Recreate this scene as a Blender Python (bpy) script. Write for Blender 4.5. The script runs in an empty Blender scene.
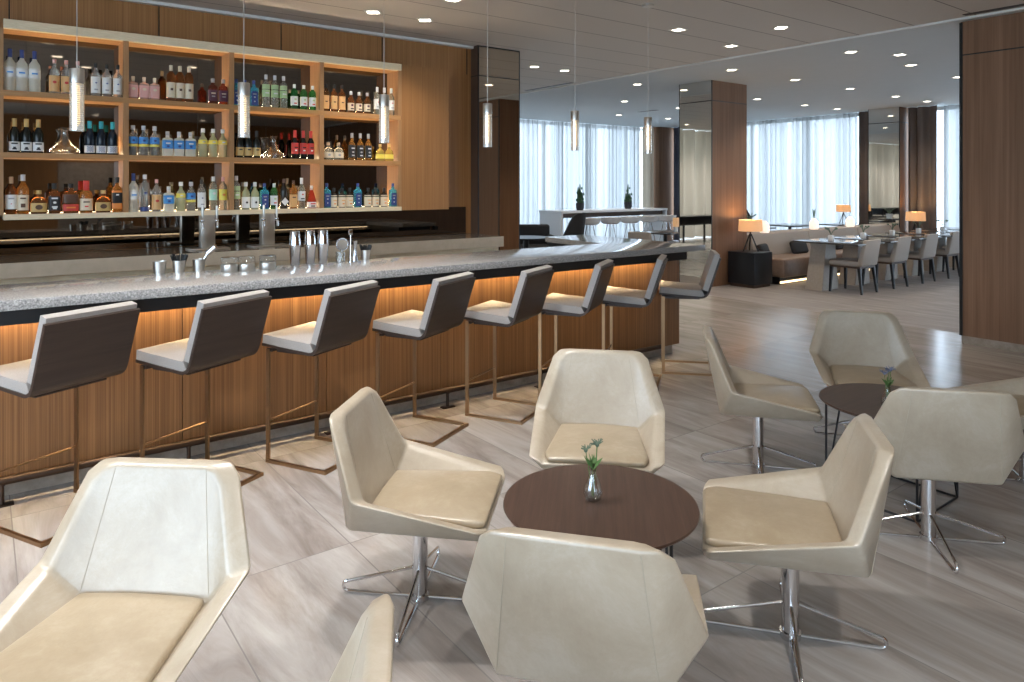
import bpy, bmesh, math, random
from mathutils import Vector, Matrix
random.seed(7)
PI = math.pi
C = bpy.context.scene.collection
sc = bpy.context.scene
# ---------------------------------------------------------------- camera maths
F, H, CX, CY = 707.0, 1.6, 512.0, 185.0
ANG = math.atan2(940, 707)
ca, sa = math.cos(ANG), math.sin(ANG)
def at_z(px, py, z):
    d = F * (H - z) / (py - CY); r = (px - CX) / F * d
    return (ca * d + sa * r, sa * d - ca * r)
def x_on_y(px, Y):
    k = (px - CX) / F
    return Y * (ca + sa * k) / (sa - ca * k)
# ---------------------------------------------------------------- materials
M = {}
def new_mat(name):
    m = bpy.data.materials.new(name); m.use_nodes = True
    nt = m.node_tree
    b = nt.nodes['Principled BSDF']
    M[name] = m
    return m, nt, b
def N(nt, t, **kw):
    n = nt.nodes.new(t)
    for k, v in kw.items():
        if k in n.inputs: n.inputs[k].default_value = v
        else: setattr(n, k, v)
    return n
def rgba(c): return (c[0], c[1], c[2], 1)
def flat(name, col, rough=.5, metal=0, trans=0, spec=.5, emit=None, es=0, coat=0, ior=1.45, alpha=1):
    m, nt, b = new_mat(name)
    b.inputs['Base Color'].default_value = rgba(col)
    b.inputs['Roughness'].default_value = rough
    b.inputs['Metallic'].default_value = metal
    b.inputs['Transmission Weight'].default_value = trans
    b.inputs['Specular IOR Level'].default_value = spec
    b.inputs['IOR'].default_value = ior
    b.inputs['Coat Weight'].default_value = coat
    if emit:
        b.inputs['Emission Color'].default_value = rgba(emit)
        b.inputs['Emission Strength'].default_value = es
    # a faint procedural roughness variation so no surface is perfectly uniform
    tc = N(nt, 'ShaderNodeTexCoord'); no = N(nt, 'ShaderNodeTexNoise', Scale=35.0, Detail=3.0)
    mr = N(nt, 'ShaderNodeMapRange'); mr.inputs[3].default_value = max(0, rough - .03); mr.inputs[4].default_value = min(1, rough + .03)
    nt.links.new(tc.outputs['Object'], no.inputs['Vector']); nt.links.new(no.outputs[0], mr.inputs[0])
    nt.links.new(mr.outputs[0], b.inputs['Roughness'])
    return m
def ramp(nt, stops):
    r = nt.nodes.new('ShaderNodeValToRGB'); cr = r.color_ramp
    while len(cr.elements) < len(stops): cr.elements.new(.5)
    for e, (p, c) in zip(cr.elements, stops): e.position = p; e.color = rgba(c)
    return r
def wood(name, stops, sc_=(45, 45, 1.2), rough=.42, fine=.35, bump=.05, spec=.4):
    m, nt, b = new_mat(name); L = nt.links.new
    tc = N(nt, 'ShaderNodeTexCoord'); mp = N(nt, 'ShaderNodeMapping'); mp.inputs['Scale'].default_value = sc_
    no = N(nt, 'ShaderNodeTexNoise', Scale=1.0, Detail=5.0, Roughness=.6)
    mp2 = N(nt, 'ShaderNodeMapping'); mp2.inputs['Scale'].default_value = tuple(v * 4.2 for v in sc_[:2]) + (sc_[2] * .6,) if sc_[2] < sc_[0] else tuple(v * .6 if v == min(sc_) else v * 4.2 for v in sc_)
    no2 = N(nt, 'ShaderNodeTexNoise', Scale=1.0, Detail=3.0)
    mx = N(nt, 'ShaderNodeMix'); mx.inputs[0].default_value = fine
    r = ramp(nt, stops)
    L(tc.outputs['Object'], mp.inputs[0]); L(mp.outputs[0], no.inputs['Vector'])
    L(tc.outputs['Object'], mp2.inputs[0]); L(mp2.outputs[0], no2.inputs['Vector'])
    L(no.outputs[0], mx.inputs[2]); L(no2.outputs[0], mx.inputs[3])
    L(mx.outputs[0], r.inputs[0]); L(r.outputs[0], b.inputs['Base Color'])
    b.inputs['Roughness'].default_value = rough; b.inputs['Specular IOR Level'].default_value = spec
    bp = N(nt, 'ShaderNodeBump', Strength=bump, Distance=.01); L(mx.outputs[0], bp.inputs['Height']); L(bp.outputs[0], b.inputs['Normal'])
    return m
def speckle(name, stops, scale=160, rough=.2, detail=4.0, bump=0, spec=.5, stretch=(1, 1, 1)):
    m, nt, b = new_mat(name); L = nt.links.new
    tc = N(nt, 'ShaderNodeTexCoord'); mp = N(nt, 'ShaderNodeMapping'); mp.inputs['Scale'].default_value = stretch
    no = N(nt, 'ShaderNodeTexNoise', Scale=float(scale), Detail=detail, Roughness=.65)
    r = ramp(nt, stops)
    L(tc.outputs['Object'], mp.inputs[0]); L(mp.outputs[0], no.inputs['Vector']); L(no.outputs[0], r.inputs[0]); L(r.outputs[0], b.inputs['Base Color'])
    b.inputs['Roughness'].default_value = rough; b.inputs['Specular IOR Level'].default_value = spec
    if bump:
        bp = N(nt, 'ShaderNodeBump', Strength=bump, Distance=.004); L(no.outputs[0], bp.inputs['Height']); L(bp.outputs[0], b.inputs['Normal'])
    return m
# woods
wood('wood_bar', [(.30, (.10, .046, .018)), (.5, (.215, .10, .037)), (.70, (.345, .18, .073))], (60, 60, .7), fine=.5)
wood('wood_wall', [(.28, (.215, .098, .035)), (.5, (.335, .16, .058)), (.72, (.45, .235, .097))], (64, 64, .7), fine=.5)
wood('wood_pillar', [(.3, (.15, .080, .046)), (.5, (.21, .115, .068)), (.7, (.27, .155, .095))], (22, 22, .6), rough=.6, spec=.2)
wood('wood_dark', [(.3, (.06, .036, .025)), (.7, (.10, .062, .044))], (30, 30, 1))
wood('wood_shelf', [(.3, (.34, .175, .072)), (.7, (.48, .27, .118))], (6, 60, 60), fine=.3)
wood('wood_partition', [(.3, (.31, .165, .075)), (.7, (.44, .25, .12))], (40, 40, 2))
wood('wood_table', [(.3, (.046, .026, .018)), (.5, (.068, .038, .027)), (.72, (.096, .056, .041))], (3, 50, 50), rough=.33, fine=.2, bump=.02)
wood('wood_shell', [(.3, (.034, .022, .017)), (.7, (.054, .035, .027))], (3, 40, 40), rough=.4, spec=.3)
speckle('beam_stone', [(.3, (.70, .565, .375)), (.7, (.84, .725, .53))], 30, .4, stretch=(.6, 2, 5))
speckle('granite', [(.30, (.12, .12, .125)), (.45, (.25, .245, .24)), (.56, (.36, .35, .34)), (.72, (.55, .54, .52))], 130, .09, 5.0)
speckle('counter_stone', [(.3, (.46, .39, .30)), (.7, (.55, .47, .37))], 8, .25)
speckle('counter_top_dark', [(.3, (.09, .08, .07)), (.7, (.16, .14, .12))], 60, .12)
speckle('kick_stone', [(.3, (.25, .20, .155)), (.7, (.40, .33, .265))], 12, .5)
speckle('ceiling_paint', [(.3, (.54, .585, .61)), (.7, (.56, .60, .63))], 4, .9)
speckle('wall_paint', [(.3, (.55, .52, .48)), (.7, (.58, .55, .51))], 4, .9)
speckle('fabric_grey', [(.3, (.31, .285, .265)), (.7, (.39, .36, .335))], 220, .9, bump=.15, spec=.2)
speckle('fabric_dining', [(.3, (.36, .31, .27)), (.7, (.44, .385, .335))], 200, .9, bump=.15, spec=.2)
speckle('fabric_banquette', [(.3, (.33, .285, .25)), (.7, (.40, .35, .31))], 150, .85, bump=.1, spec=.2)
speckle('leather_brown', [(.3, (.19, .125, .088)), (.7, (.24, .16, .115))], 20, .42, bump=.05)
speckle('fabric_black', [(.3, (.012, .012, .014)), (.7, (.022, .022, .025))], 120, .7, bump=.1)
speckle('drape_brown', [(.3, (.145, .118, .105)), (.7, (.185, .15, .135))], 90, .9)
speckle('drape_blue', [(.3, (.10, .11, .15)), (.7, (.14, .15, .20))], 90, .9)
speckle('pedestal', [(.3, (.36, .31, .26)), (.7, (.42, .365, .31))], 30, .5)
# cream leather: mottled, faint creases
def leather(name, a, b_, c_):
    m, nt, b = new_mat(name); L = nt.links.new
    tc = N(nt, 'ShaderNodeTexCoord'); no = N(nt, 'ShaderNodeTexNoise', Scale=5.0, Detail=10.0, Roughness=.72, Distortion=.35)
    r = ramp(nt, [(.3, a), (.52, b_), (.72, c_)])
    fn = N(nt, 'ShaderNodeTexNoise', Scale=55.0, Detail=5.0, Distortion=.6); bp = N(nt, 'ShaderNodeBump', Strength=.18, Distance=.004)
    L(tc.outputs['Object'], no.inputs['Vector']); L(tc.outputs['Object'], fn.inputs['Vector']); L(no.outputs[0], r.inputs[0]); L(r.outputs[0], b.inputs['Base Color'])
    L(fn.outputs[0], bp.inputs['Height']); L(bp.outputs[0], b.inputs['Normal'])
    b.inputs['Roughness'].default_value = .33; b.inputs['Specular IOR Level'].default_value = .9
leather('leather_cream', (.345, .28, .20), (.405, .34, .255), (.48, .43, .35))
leather('leather_seat', (.30, .23, .145), (.36, .285, .19), (.44, .37, .27))
flat('stitch', (.42, .37, .29), .8)
# metals, glass, plastics
flat('chrome', (.74, .74, .75), .09, 1)
flat('steel', (.66, .64, .60), .32, 1)
flat('bronze', (.30, .185, .10), .34, 1)
flat('rail_bronze', (.075, .052, .040), .45, 1)
flat('black_metal', (.012, .012, .014), .4, 0)
flat('black_band', (.009, .009, .010), .35)
flat('black_lacquer', (.012, .014, .018), .32)
flat('trim_black', (.01, .01, .01), .4)
flat('mirror_bronze', (.60, .54, .46), .015, 1)
flat('mirror_dark', (.17, .152, .135), .02, 1)
flat('mirror_pillar', (.72, .70, .66), .01, 1)
flat('white_trim', (.72, .72, .70), .6)
flat('white_top', (.75, .76, .78), .22)
flat('table_top_glossy', (.055, .05, .048), .10, 0, spec=.7)
flat('glass_clear', (.97, .98, .98), .02, 0, 1, ior=1.4)
flat('white_plastic', (.78, .78, .78), .35)
flat('leaf', (.035, .09, .035), .5)
flat('leaf_grey', (.12, .17, .12), .6)
flat('thistle', (.16, .18, .26), .7)
flat('stem_green', (.10, .20, .06), .5)
flat('pot_dark', (.035, .037, .045), .4)
flat('straw_black', (.01, .01, .01), .4)
flat('wire', (.55, .53, .5), .4, 1)
flat('led_warm', (1, .75, .42), .5, emit=(1, .80, .52), es=5)
flat('led_soft', (1, .8, .55), .5, emit=(1, .80, .54), es=5)
flat('led_low', (1, .8, .55), .5, emit=(1, .74, .42), es=3)
flat('lens_glow', (1, .95, .85), .5, emit=(1, .90, .74), es=9)
flat('bulb_glow', (1, .85, .6), .5, emit=(1, .72, .36), es=1.8)
m, nt, b = new_mat('shade_glow'); b.inputs['Base Color'].default_value = (.75, .6, .42, 1); b.inputs['Roughness'].default_value = .8
b.inputs['Emission Color'].default_value = (1, .62, .30, 1); b.inputs['Emission Strength'].default_value = .55
_tl = N(nt, 'ShaderNodeBsdfTranslucent', Color=(.55, .40, .24, 1)); _mx = N(nt, 'ShaderNodeMixShader'); _mx.inputs[0].default_value = .5
_tc = N(nt, 'ShaderNodeTexCoord'); _no = N(nt, 'ShaderNodeTexNoise', Scale=120.0); _bp = N(nt, 'ShaderNodeBump', Strength=.1, Distance=.002)
nt.links.new(_tc.outputs['Object'], _no.inputs['Vector']); nt.links.new(_no.outputs[0], _bp.inputs['Height']); nt.links.new(_bp.outputs[0], b.inputs['Normal'])
nt.links.new(b.outputs[0], _mx.inputs[1]); nt.links.new(_tl.outputs[0], _mx.inputs[2]); nt.links.new(_mx.outputs[0], nt.nodes['Material Output'].inputs[0])
flat('jar_glow', (.85, .78, .70), .5, emit=(1, .80, .64), es=.85)
# pendant glass (horizontal ribs)
def thin_glass(name, col, alpha, rough=.05, ribs=0, metal=0.0):
    m, nt, b = new_mat(name); L = nt.links.new
    b.inputs['Base Color'].default_value = rgba(col); b.inputs['Roughness'].default_value = rough; b.inputs['Metallic'].default_value = metal
    tr = N(nt, 'ShaderNodeBsdfTransparent'); mx = N(nt, 'ShaderNodeMixShader'); mx.inputs[0].default_value = alpha
    L(tr.outputs[0], mx.inputs[1]); L(b.outputs[0], mx.inputs[2])
    if ribs:
        tc = N(nt, 'ShaderNodeTexCoord'); w = N(nt, 'ShaderNodeTexWave', Scale=float(ribs), Distortion=.3); w.bands_direction = 'Z'
        mr = N(nt, 'ShaderNodeMapRange'); mr.inputs[3].default_value = alpha * .55; mr.inputs[4].default_value = min(1, alpha * 1.5)
        L(tc.outputs['Object'], w.inputs['Vector']); L(w.outputs['Fac'], mr.inputs[0]); L(mr.outputs[0], mx.inputs[0])
    L(mx.outputs[0], nt.nodes['Material Output'].inputs[0])
thin_glass('pendant_glass', (.82, .82, .80), .48, .12, ribs=28, metal=.5)
def clear_glass(name, tint):
    m, nt, b = new_mat(name); L = nt.links.new; nt.nodes.remove(b)
    tr = N(nt, 'ShaderNodeBsdfTransparent', Color=rgba(tint)); gl = N(nt, 'ShaderNodeBsdfGlossy', Roughness=.03); lw = N(nt, 'ShaderNodeLayerWeight', Blend=.35)
    tc = N(nt, 'ShaderNodeTexCoord'); no = N(nt, 'ShaderNodeTexNoise', Scale=30.0); mr = N(nt, 'ShaderNodeMapRange'); mr.inputs[3].default_value = .02; mr.inputs[4].default_value = .05
    L(tc.outputs['Object'], no.inputs['Vector']); L(no.outputs[0], mr.inputs[0]); L(mr.outputs[0], gl.inputs['Roughness'])
    m2 = N(nt, 'ShaderNodeMapRange'); m2.inputs[3].default_value = .10; m2.inputs[4].default_value = .75; L(lw.outputs['Facing'], m2.inputs[0])
    mx = N(nt, 'ShaderNodeMixShader'); L(m2.outputs[0], mx.inputs[0]); L(tr.outputs[0], mx.inputs[1]); L(gl.outputs[0], mx.inputs[2]); L(mx.outputs[0], nt.nodes['Material Output'].inputs[0])
clear_glass('glass_thin', (.95, .96, .95))
thin_glass('window_glass', (.9, .95, 1), .06, .02)
# sheer curtain
def sheer(name, col, alpha, dcol=None, mixd=.35):
    m, nt, b = new_mat(name); L = nt.links.new
    nt.nodes.remove(b)
    tr = N(nt, 'ShaderNodeBsdfTransparent'); tl = N(nt, 'ShaderNodeBsdfTranslucent', Color=rgba(col)); df = N(nt, 'ShaderNodeBsdfDiffuse', Color=rgba(dcol or col))
    m1 = N(nt, 'ShaderNodeMixShader'); m1.inputs[0].default_value = mixd
    m2 = N(nt, 'ShaderNodeMixShader')
    tc = N(nt, 'ShaderNodeTexCoord'); mp = N(nt, 'ShaderNodeMapping'); mp.inputs['Scale'].default_value = (7, 7, .02)
    no = N(nt, 'ShaderNodeTexNoise', Scale=1.0, Detail=3.0); mr = N(nt, 'ShaderNodeMapRange')
    mr.inputs[1].default_value = .3; mr.inputs[2].default_value = .7; mr.inputs[3].default_value = alpha - .06; mr.inputs[4].default_value = alpha + .06
    L(tc.outputs['Object'], mp.inputs[0]); L(mp.outputs[0], no.inputs['Vector']); L(no.outputs[0], mr.inputs[0]); L(mr.outputs[0], m2.inputs[0])
    L(tl.outputs[0], m1.inputs[1]); L(df.outputs[0], m1.inputs[2]); L(tr.outputs[0], m2.inputs[1]); L(m1.outputs[0], m2.inputs[2])
    L(m2.outputs[0], nt.nodes['Material Output'].inputs[0])
sheer('sheer', (.25, .252, .252), .915)
sheer('drape_cream', (.27, .225, .17), 1.06, (.62, .57, .50), .6)
# floor tiles
def floor_mat():
    m, nt, b = new_mat('floor_tile'); L = nt.links.new
    tc = N(nt, 'ShaderNodeTexCoord'); mp = N(nt, 'ShaderNodeMapping'); 
    mp.inputs['Location'].default_value = (-.12 + 12.0, -2.96 + 12.0, 0)
    br = N(nt, 'ShaderNodeTexBrick'); br.offset = 0
    br.inputs['Scale'].default_value = 1; br.inputs['Brick Width'].default_value = .6; br.inputs['Row Height'].default_value = 1.2
    br.inputs['Mortar Size'].default_value = .0028; br.inputs['Mortar Smooth'].default_value = .2; br.inputs['Bias'].default_value = 0
    br.inputs['Color1'].default_value = (0, 0, 0, 1); br.inputs['Color2'].default_value = (1, 1, 1, 1); br.inputs['Mortar'].default_value = (.5, .5, .5, 1)
    L(tc.outputs['Object'], mp.inputs[0]); L(mp.outputs[0], br.inputs['Vector'])
    # per tile offset of the veins
    sp = N(nt, 'ShaderNodeVectorMath', operation='SCALE'); sp.inputs[3].default_value = 13.0
    L(br.outputs['Color'], sp.inputs[0])
    ad = N(nt, 'ShaderNodeVectorMath', operation='ADD'); L(tc.outputs['Object'], ad.inputs[0]); L(sp.outputs[0], ad.inputs[1])
    mpv = N(nt, 'ShaderNodeMapping'); mpv.inputs['Scale'].default_value = (4.2, .62, 1); mpv.inputs['Rotation'].default_value = (0, 0, .12)
    L(ad.outputs[0], mpv.inputs[0])
    n1 = N(nt, 'ShaderNodeTexNoise', Scale=1.2, Detail=9.0, Roughness=.66, Distortion=.9); L(mpv.outputs[0], n1.inputs['Vector'])
    r1 = ramp(nt, [(.22, (.175, .142, .123)), (.41, (.285, .25, .227)), (.56, (.37, .34, .315)), (.78, (.49, .46, .435))]); L(n1.outputs[0], r1.inputs[0])
    mt = N(nt, 'ShaderNodeMix', data_type='RGBA', blend_type='MULTIPLY'); mt.inputs[0].default_value = 1
    tv = ramp(nt, [(0, (.93, .925, .92)), (1, (1.04, 1.04, 1.04))]); L(br.outputs['Color'], tv.inputs[0])
    L(r1.outputs[0], mt.inputs[6]); L(tv.outputs[0], mt.inputs[7])
    mm = N(nt, 'ShaderNodeMix', data_type='RGBA'); L(br.outputs['Fac'], mm.inputs[0]); L(mt.outputs[2], mm.inputs[6]); mm.inputs[7].default_value = (.22, .20, .185, 1)
    L(mm.outputs[2], b.inputs['Base Color'])
    rr = N(nt, 'ShaderNodeMapRange'); rr.inputs[3].default_value = .15; rr.inputs[4].default_value = .24; L(n1.outputs[0], rr.inputs[0]); L(rr.outputs[0], b.inputs['Roughness'])
    bp = N(nt, 'ShaderNodeBump', Strength=.03, Distance=.002); L(n1.outputs[0], bp.inputs['Height']); L(bp.outputs[0], b.inputs['Normal'])
    b.inputs['Specular IOR Level'].default_value = .5
floor_mat()
speckle('carpet', [(.3, (.17, .15, .142)), (.5, (.235, .21, .20)), (.7, (.31, .28, .268))], 3.2, .6, 5.0, stretch=(3.0, .5, 1))
# main ceiling: plank joints parallel to the bar
def ceiling_mat():
    m, nt, b = new_mat('ceiling_planks'); L = nt.links.new
    tc = N(nt, 'ShaderNodeTexCoord'); sx = N(nt, 'ShaderNodeSeparateXYZ'); L(tc.outputs['Object'], sx.inputs[0])
    a = N(nt, 'ShaderNodeMath', operation='ADD'); a.inputs[1].default_value = 20 * .578 - 3.96; L(sx.outputs['Y'], a.inputs[0])
    md = N(nt, 'ShaderNodeMath', operation='MODULO'); md.inputs[1].default_value = .578; L(a.outputs[0], md.inputs[0])
    lt = N(nt, 'ShaderNodeMath', operation='LESS_THAN'); lt.inputs[1].default_value = .012; L(md.outputs[0], lt.inputs[0])
    mx = N(nt, 'ShaderNodeMix', data_type='RGBA'); mx.inputs[6].default_value = (.62, .59, .555, 1); mx.inputs[7].default_value = (.20, .19, .18, 1)
    L(lt.outputs[0], mx.inputs[0]); L(mx.outputs[2], b.inputs['Base Color']); b.inputs['Roughness'].default_value = .9
ceiling_mat()
# ---------------------------------------------------------------- mesh helpers
class MB:
    def __init__(s): s.bm = bmesh.new()
    def box(s, x0, x1, y0, y1, z0, z1, bev=0, seg=2):
        v = [s.bm.verts.new(p) for p in ((x0, y0, z0), (x1, y0, z0), (x1, y1, z0), (x0, y1, z0), (x0, y0, z1), (x1, y0, z1), (x1, y1, z1), (x0, y1, z1))]
        fs = [s.bm.faces.new([v[i] for i in q]) for q in ((3, 2, 1, 0), (4, 5, 6, 7), (0, 1, 5, 4), (1, 2, 6, 5), (2, 3, 7, 6), (3, 0, 4, 7))]
        if bev:
            es = {e for f in fs for e in f.edges}
            bmesh.ops.bevel(s.bm, geom=list(es), offset=bev, segments=seg, profile=.5, affect='EDGES')
        return s
    def hexa(s, pts, bev=0, seg=2):  # eight points, bottom loop then top loop
        v = [s.bm.verts.new(p) for p in pts]
        fs = [s.bm.faces.new([v[i] for i in q]) for q in ((3, 2, 1, 0), (4, 5, 6, 7), (0, 1, 5, 4), (1, 2, 6, 5), (2, 3, 7, 6), (3, 0, 4, 7))]
        if bev:
            es = {e for f in fs for e in f.edges}
            bmesh.ops.bevel(s.bm, geom=list(es), offset=bev, segments=seg, profile=.5, affect='EDGES')
        return s
    def lathe(s, prof, n=24, cx=0, cy=0, sq=None, sx=1, sy=1):
        # prof: (radius, z); sq = superellipse exponent for squarish sections
        rings = []
        for (r, z) in prof:
            if r < 1e-6: rings.append([s.bm.verts.new((cx, cy, z))]); continue
            ring = []
            for i in range(n):
                a = 2 * PI * (i + .5) / n; c_, s_ = math.cos(a), math.sin(a)
                k = 1.0
                if sq: k = (abs(c_) ** sq + abs(s_) ** sq) ** (-1.0 / sq)
                ring.append(s.bm.verts.new((cx + r * k * c_ * sx, cy + r * k * s_ * sy, z)))
            rings.append(ring)
        for a, b in zip(rings, rings[1:]):
            if len(a) == 1 and len(b) == 1: continue
            for i in range(n):
                j = (i + 1) % n
                if len(a) == 1: s.bm.faces.new((a[0], b[j], b[i]))
                elif len(b) == 1: s.bm.faces.new((a[i], a[j], b[0]))
                else: s.bm.faces.new((a[i], a[j], b[j], b[i]))
        if len(rings[0]) > 1: s.bm.faces.new(list(reversed(rings[0])))
        if len(rings[-1]) > 1: s.bm.faces.new(rings[-1])
        return s
    def cyl(s, x, y, z0, z1, r, n=20): return s.lathe([(r, z0), (r, z1)], n, x, y)
    def tube(s, pts, r, n=8, closed=False, flat=None):
        pts = [Vector(p) for p in pts]; m = len(pts); rings = []
        up = None
        for i, p in enumerate(pts):
            if closed: t = (pts[(i + 1) % m] - pts[i - 1])
            else: t = (pts[min(i + 1, m - 1)] - pts[max(i - 1, 0)])
            t.normalize()
            if up is None:
                up = Vector((0, 0, 1)) if abs(t.z) < .9 else Vector((1, 0, 0))
            a = t.cross(up)
            if a.length < 1e-4: a = t.cross(Vector((0, 1, 0)))
            a.normalize(); b = a.cross(t).normalized(); up = b
            # mitre
            sc_ = 1.0
            if 0 < i < m - 1 or closed:
                d0 = (pts[i] - pts[i - 1]).normalized(); d1 = (pts[(i + 1) % m] - pts[i]).normalized()
                cosh = max(.35, math.sqrt(max(0, (1 + d0.dot(d1)) / 2))); sc_ = 1 / cosh
            ring = []
            for k in range(n):
                an = 2 * PI * (k + .5) / n; x, y = math.cos(an), math.sin(an)
                if flat: x, y = (flat[0] * (1 if x > 0 else -1), flat[1] * (1 if y > 0 else -1)) if n == 4 else (x * flat[0], y * flat[1])
                else: x, y = x * r, y * r
                ring.append(s.bm.verts.new(p + a * x * (sc_ if n == 4 else 1) + b * y * (sc_ if n == 4 else 1)))
            rings.append(ring)
        rg = rings + ([rings[0]] if closed else [])
        for a, b in zip(rg, rg[1:]):
            for k in range(n):
                j = (k + 1) % n; s.bm.faces.new((a[k], a[j], b[j], b[k]))
        if not closed:
            s.bm.faces.new(list(reversed(rings[0]))); s.bm.faces.new(rings[-1])
        return s
    def prism(s, poly, z0, z1, bev=0):   # poly in XY
        lo = [s.bm.verts.new((x, y, z0)) for x, y in poly]; hi = [s.bm.verts.new((x, y, z1)) for x, y in poly]
        n = len(poly); fs = [s.bm.faces.new(list(reversed(lo))), s.bm.faces.new(hi)]
        for i in range(n):
            j = (i + 1) % n; fs.append(s.bm.faces.new((lo[i], lo[j], hi[j], hi[i])))
        if bev: bmesh.ops.bevel(s.bm, geom=list({e for f in fs for e in f.edges}), offset=bev, segments=2, profile=.5, affect='EDGES')
        return s
    def extrude_x(s, poly, x0, x1, bev=0, seg=2):   # poly in YZ
        lo = [s.bm.verts.new((x0, y, z)) for y, z in poly]; hi = [s.bm.verts.new((x1, y, z)) for y, z in poly]
        n = len(poly); fs = [s.bm.faces.new(list(reversed(lo))), s.bm.faces.new(hi)]
        for i in range(n):
            j = (i + 1) % n; fs.append(s.bm.faces.new((lo[i], lo[j], hi[j], hi[i])))
        if bev: bmesh.ops.bevel(s.bm, geom=list(set(fs[0].edges) | set(fs[1].edges)), offset=bev, segments=seg, profile=.5, affect='EDGES')
        return s
    def faces(s, verts, faces):
        v = [s.bm.verts.new(p) for p in verts]
        for f in faces: s.bm.faces.new([v[i] for i in f])
        return s
    def sphere(s, x, y, z, r, sx=1, sy=1, sz=1, u=14, v=9):
        prof = [(r * math.sin(PI * i / v) if 0 < i < v else 0, z - r * sz * math.cos(PI * i / v)) for i in range(v + 1)]
        return s.lathe(prof, u, x, y, sx=sx, sy=sy)
    def build(s, name, mat, parent=None, smooth=True, angle=35):
        bmesh.ops.recalc_face_normals(s.bm, faces=s.bm.faces)
        me = bpy.data.meshes.new(name); s.bm.to_mesh(me); s.bm.free()
        if mat: me.materials.append(M[mat] if isinstance(mat, str) else mat)
        if smooth:
            for p in me.polygons: p.use_smooth = True
            try: me.set_sharp_from_angle(angle=math.radians(angle))
            except Exception: pass
        o = bpy.data.objects.new(name, me); C.objects.link(o)
        if parent: o.parent = parent
        return o
def B(): return MB()
def tag(o, label, cat, group=None, kind=None):
    o['label'] = label; o['category'] = cat
    if group: o['group'] = group
    if kind: o['kind'] = kind
    return o
def thing(name, label, cat, loc=(0, 0, 0), rz=0, group=None):
    o = bpy.data.objects.new(name, None); C.objects.link(o); o.empty_display_size = .05
    o.location = loc; o.rotation_euler = (0, 0, rz)
    return tag(o, label, cat, group)
def struct(o, label=None):
    o['kind'] = 'structure'
    if label: o['label'] = label
    return o
def dup(root, loc, rz, label, group=None):
    r = root.copy(); C.objects.link(r); r.location = loc; r.rotation_euler = (0, 0, rz); r['label'] = label
    if group: r['group'] = group
    def rec(a, b):
        for ch in [o for o in bpy.data.objects if o.parent == a]:
            c = ch.copy(); C.objects.link(c); c.parent = b; rec(ch, c)
    rec(root, r)
    return r
ORD = ['first', 'second', 'third', 'fourth', 'fifth', 'sixth', 'seventh', 'eighth', 'ninth', 'tenth', 'eleventh', 'twelfth', 'thirteenth', 'fourteenth', 'fifteenth', 'sixteenth', 'seventeenth', 'eighteenth', 'nineteenth', 'twentieth'] + ['number %d' % k for k in range(21, 40)]
# ================================================================ room shell
ZC = 3.27
XB = 7.85           # ceiling break
struct(B().box(-5, 8.43, -6, 14, -.1, 0).build('floor', 'floor_tile', smooth=False), 'pale veined stone tile floor of the lounge')
struct(B().box(8.43, 16.2, -6, 14, -.1, 0).build('carpet', 'carpet', smooth=False), 'grey brown streaked floor of the dining area')
struct(B().box(-5, XB, -6, 14, ZC, ZC + .2).build('ceiling', 'ceiling_planks', smooth=False), 'white plank ceiling over the bar and lounge')
struct(B().box(XB, 16.2, -6, 14, ZC - .02, ZC + .2).build('ceiling', 'ceiling_paint', smooth=False), 'plain ceiling over the dining area')
struct(B().box(XB - .03, XB, -6, 14, ZC - .022, ZC).build('trim_1', 'white_trim', smooth=False), 'pale strip where the two ceilings meet')
# slot diffusers along the ceiling break
for (x0, x1, y0, y1, z, lab) in ((XB - .17, XB - .09, -1.5, 2.88, ZC, 'black slot air vent in the ceiling above the right wall'), (XB - .17, XB - .10, 8.63, 9.85, ZC, 'black slot air vent in the ceiling right of the dark pillar'), (11.85, 11.95, 10.5, 11.05, ZC - .02, 'short dark slot vent in the far ceiling behind the rightmost pendant')):
    o = B().box(x0, x1, y0, y1, z - .004, z).build('ceiling_vent', 'trim_black', smooth=False); tag(o, lab, 'air vent')
# bar wall (carries the shelf) and the room behind it
struct(B().box(-5, 4.74, 7.13, 7.3, 0, ZC).build('wall_bar', 'wood_wall', smooth=False), 'walnut panelled wall behind the bar')
struct(B().box(-5, 4.74, 7.07, 7.13, ZC - .03, ZC - .001).build('trim_5', 'white_trim', smooth=False), 'pale strip where the ceiling meets the bar wall')
w = B()
for x in (-.93, .19, 1.31, 2.435, 3.56, 4.68): w.box(x - .004, x + .004, 7.124, 7.131, 2.93, ZC)
struct(w.build('trim_2', 'trim_black', smooth=False), 'dark joints between the panels above the shelf')
wl = B().box(-5.2, -5, -6, 14, 0, .5).box(-5.2, -5, -6, 14, 3.15, ZC).box(-5.2, -5, 4.0, 14, .5, 3.15)
for y in (-6, -3.4, -.8, 1.9): wl.box(-5.2, -5, y, y + .16, .5, 3.15)
struct(wl.build('wall_left', 'wood_dark', smooth=False))
wb = B().box(-5, .0, -6.2, -6, 0, .5).box(-5, 0, -6.2, -6, 3.15, ZC).box(-2.6, -2.44, -6.2, -6, .5, 3.15).box(-1.2, 0, -6.2, -6, .5, 3.15)
struct(wb.build('wall_near', 'wood_dark', smooth=False))
struct(B().box(0, 16.2, -6.2, -6, 0, ZC).build('wall_rear', 'wood_wall', smooth=False))
struct(B().box(1.5, 2.75, -6, -5.97, .5, 2.15).build('trim_4', 'kick_stone', smooth=False), 'stone wall panel reflected in the shelf mirror')
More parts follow.
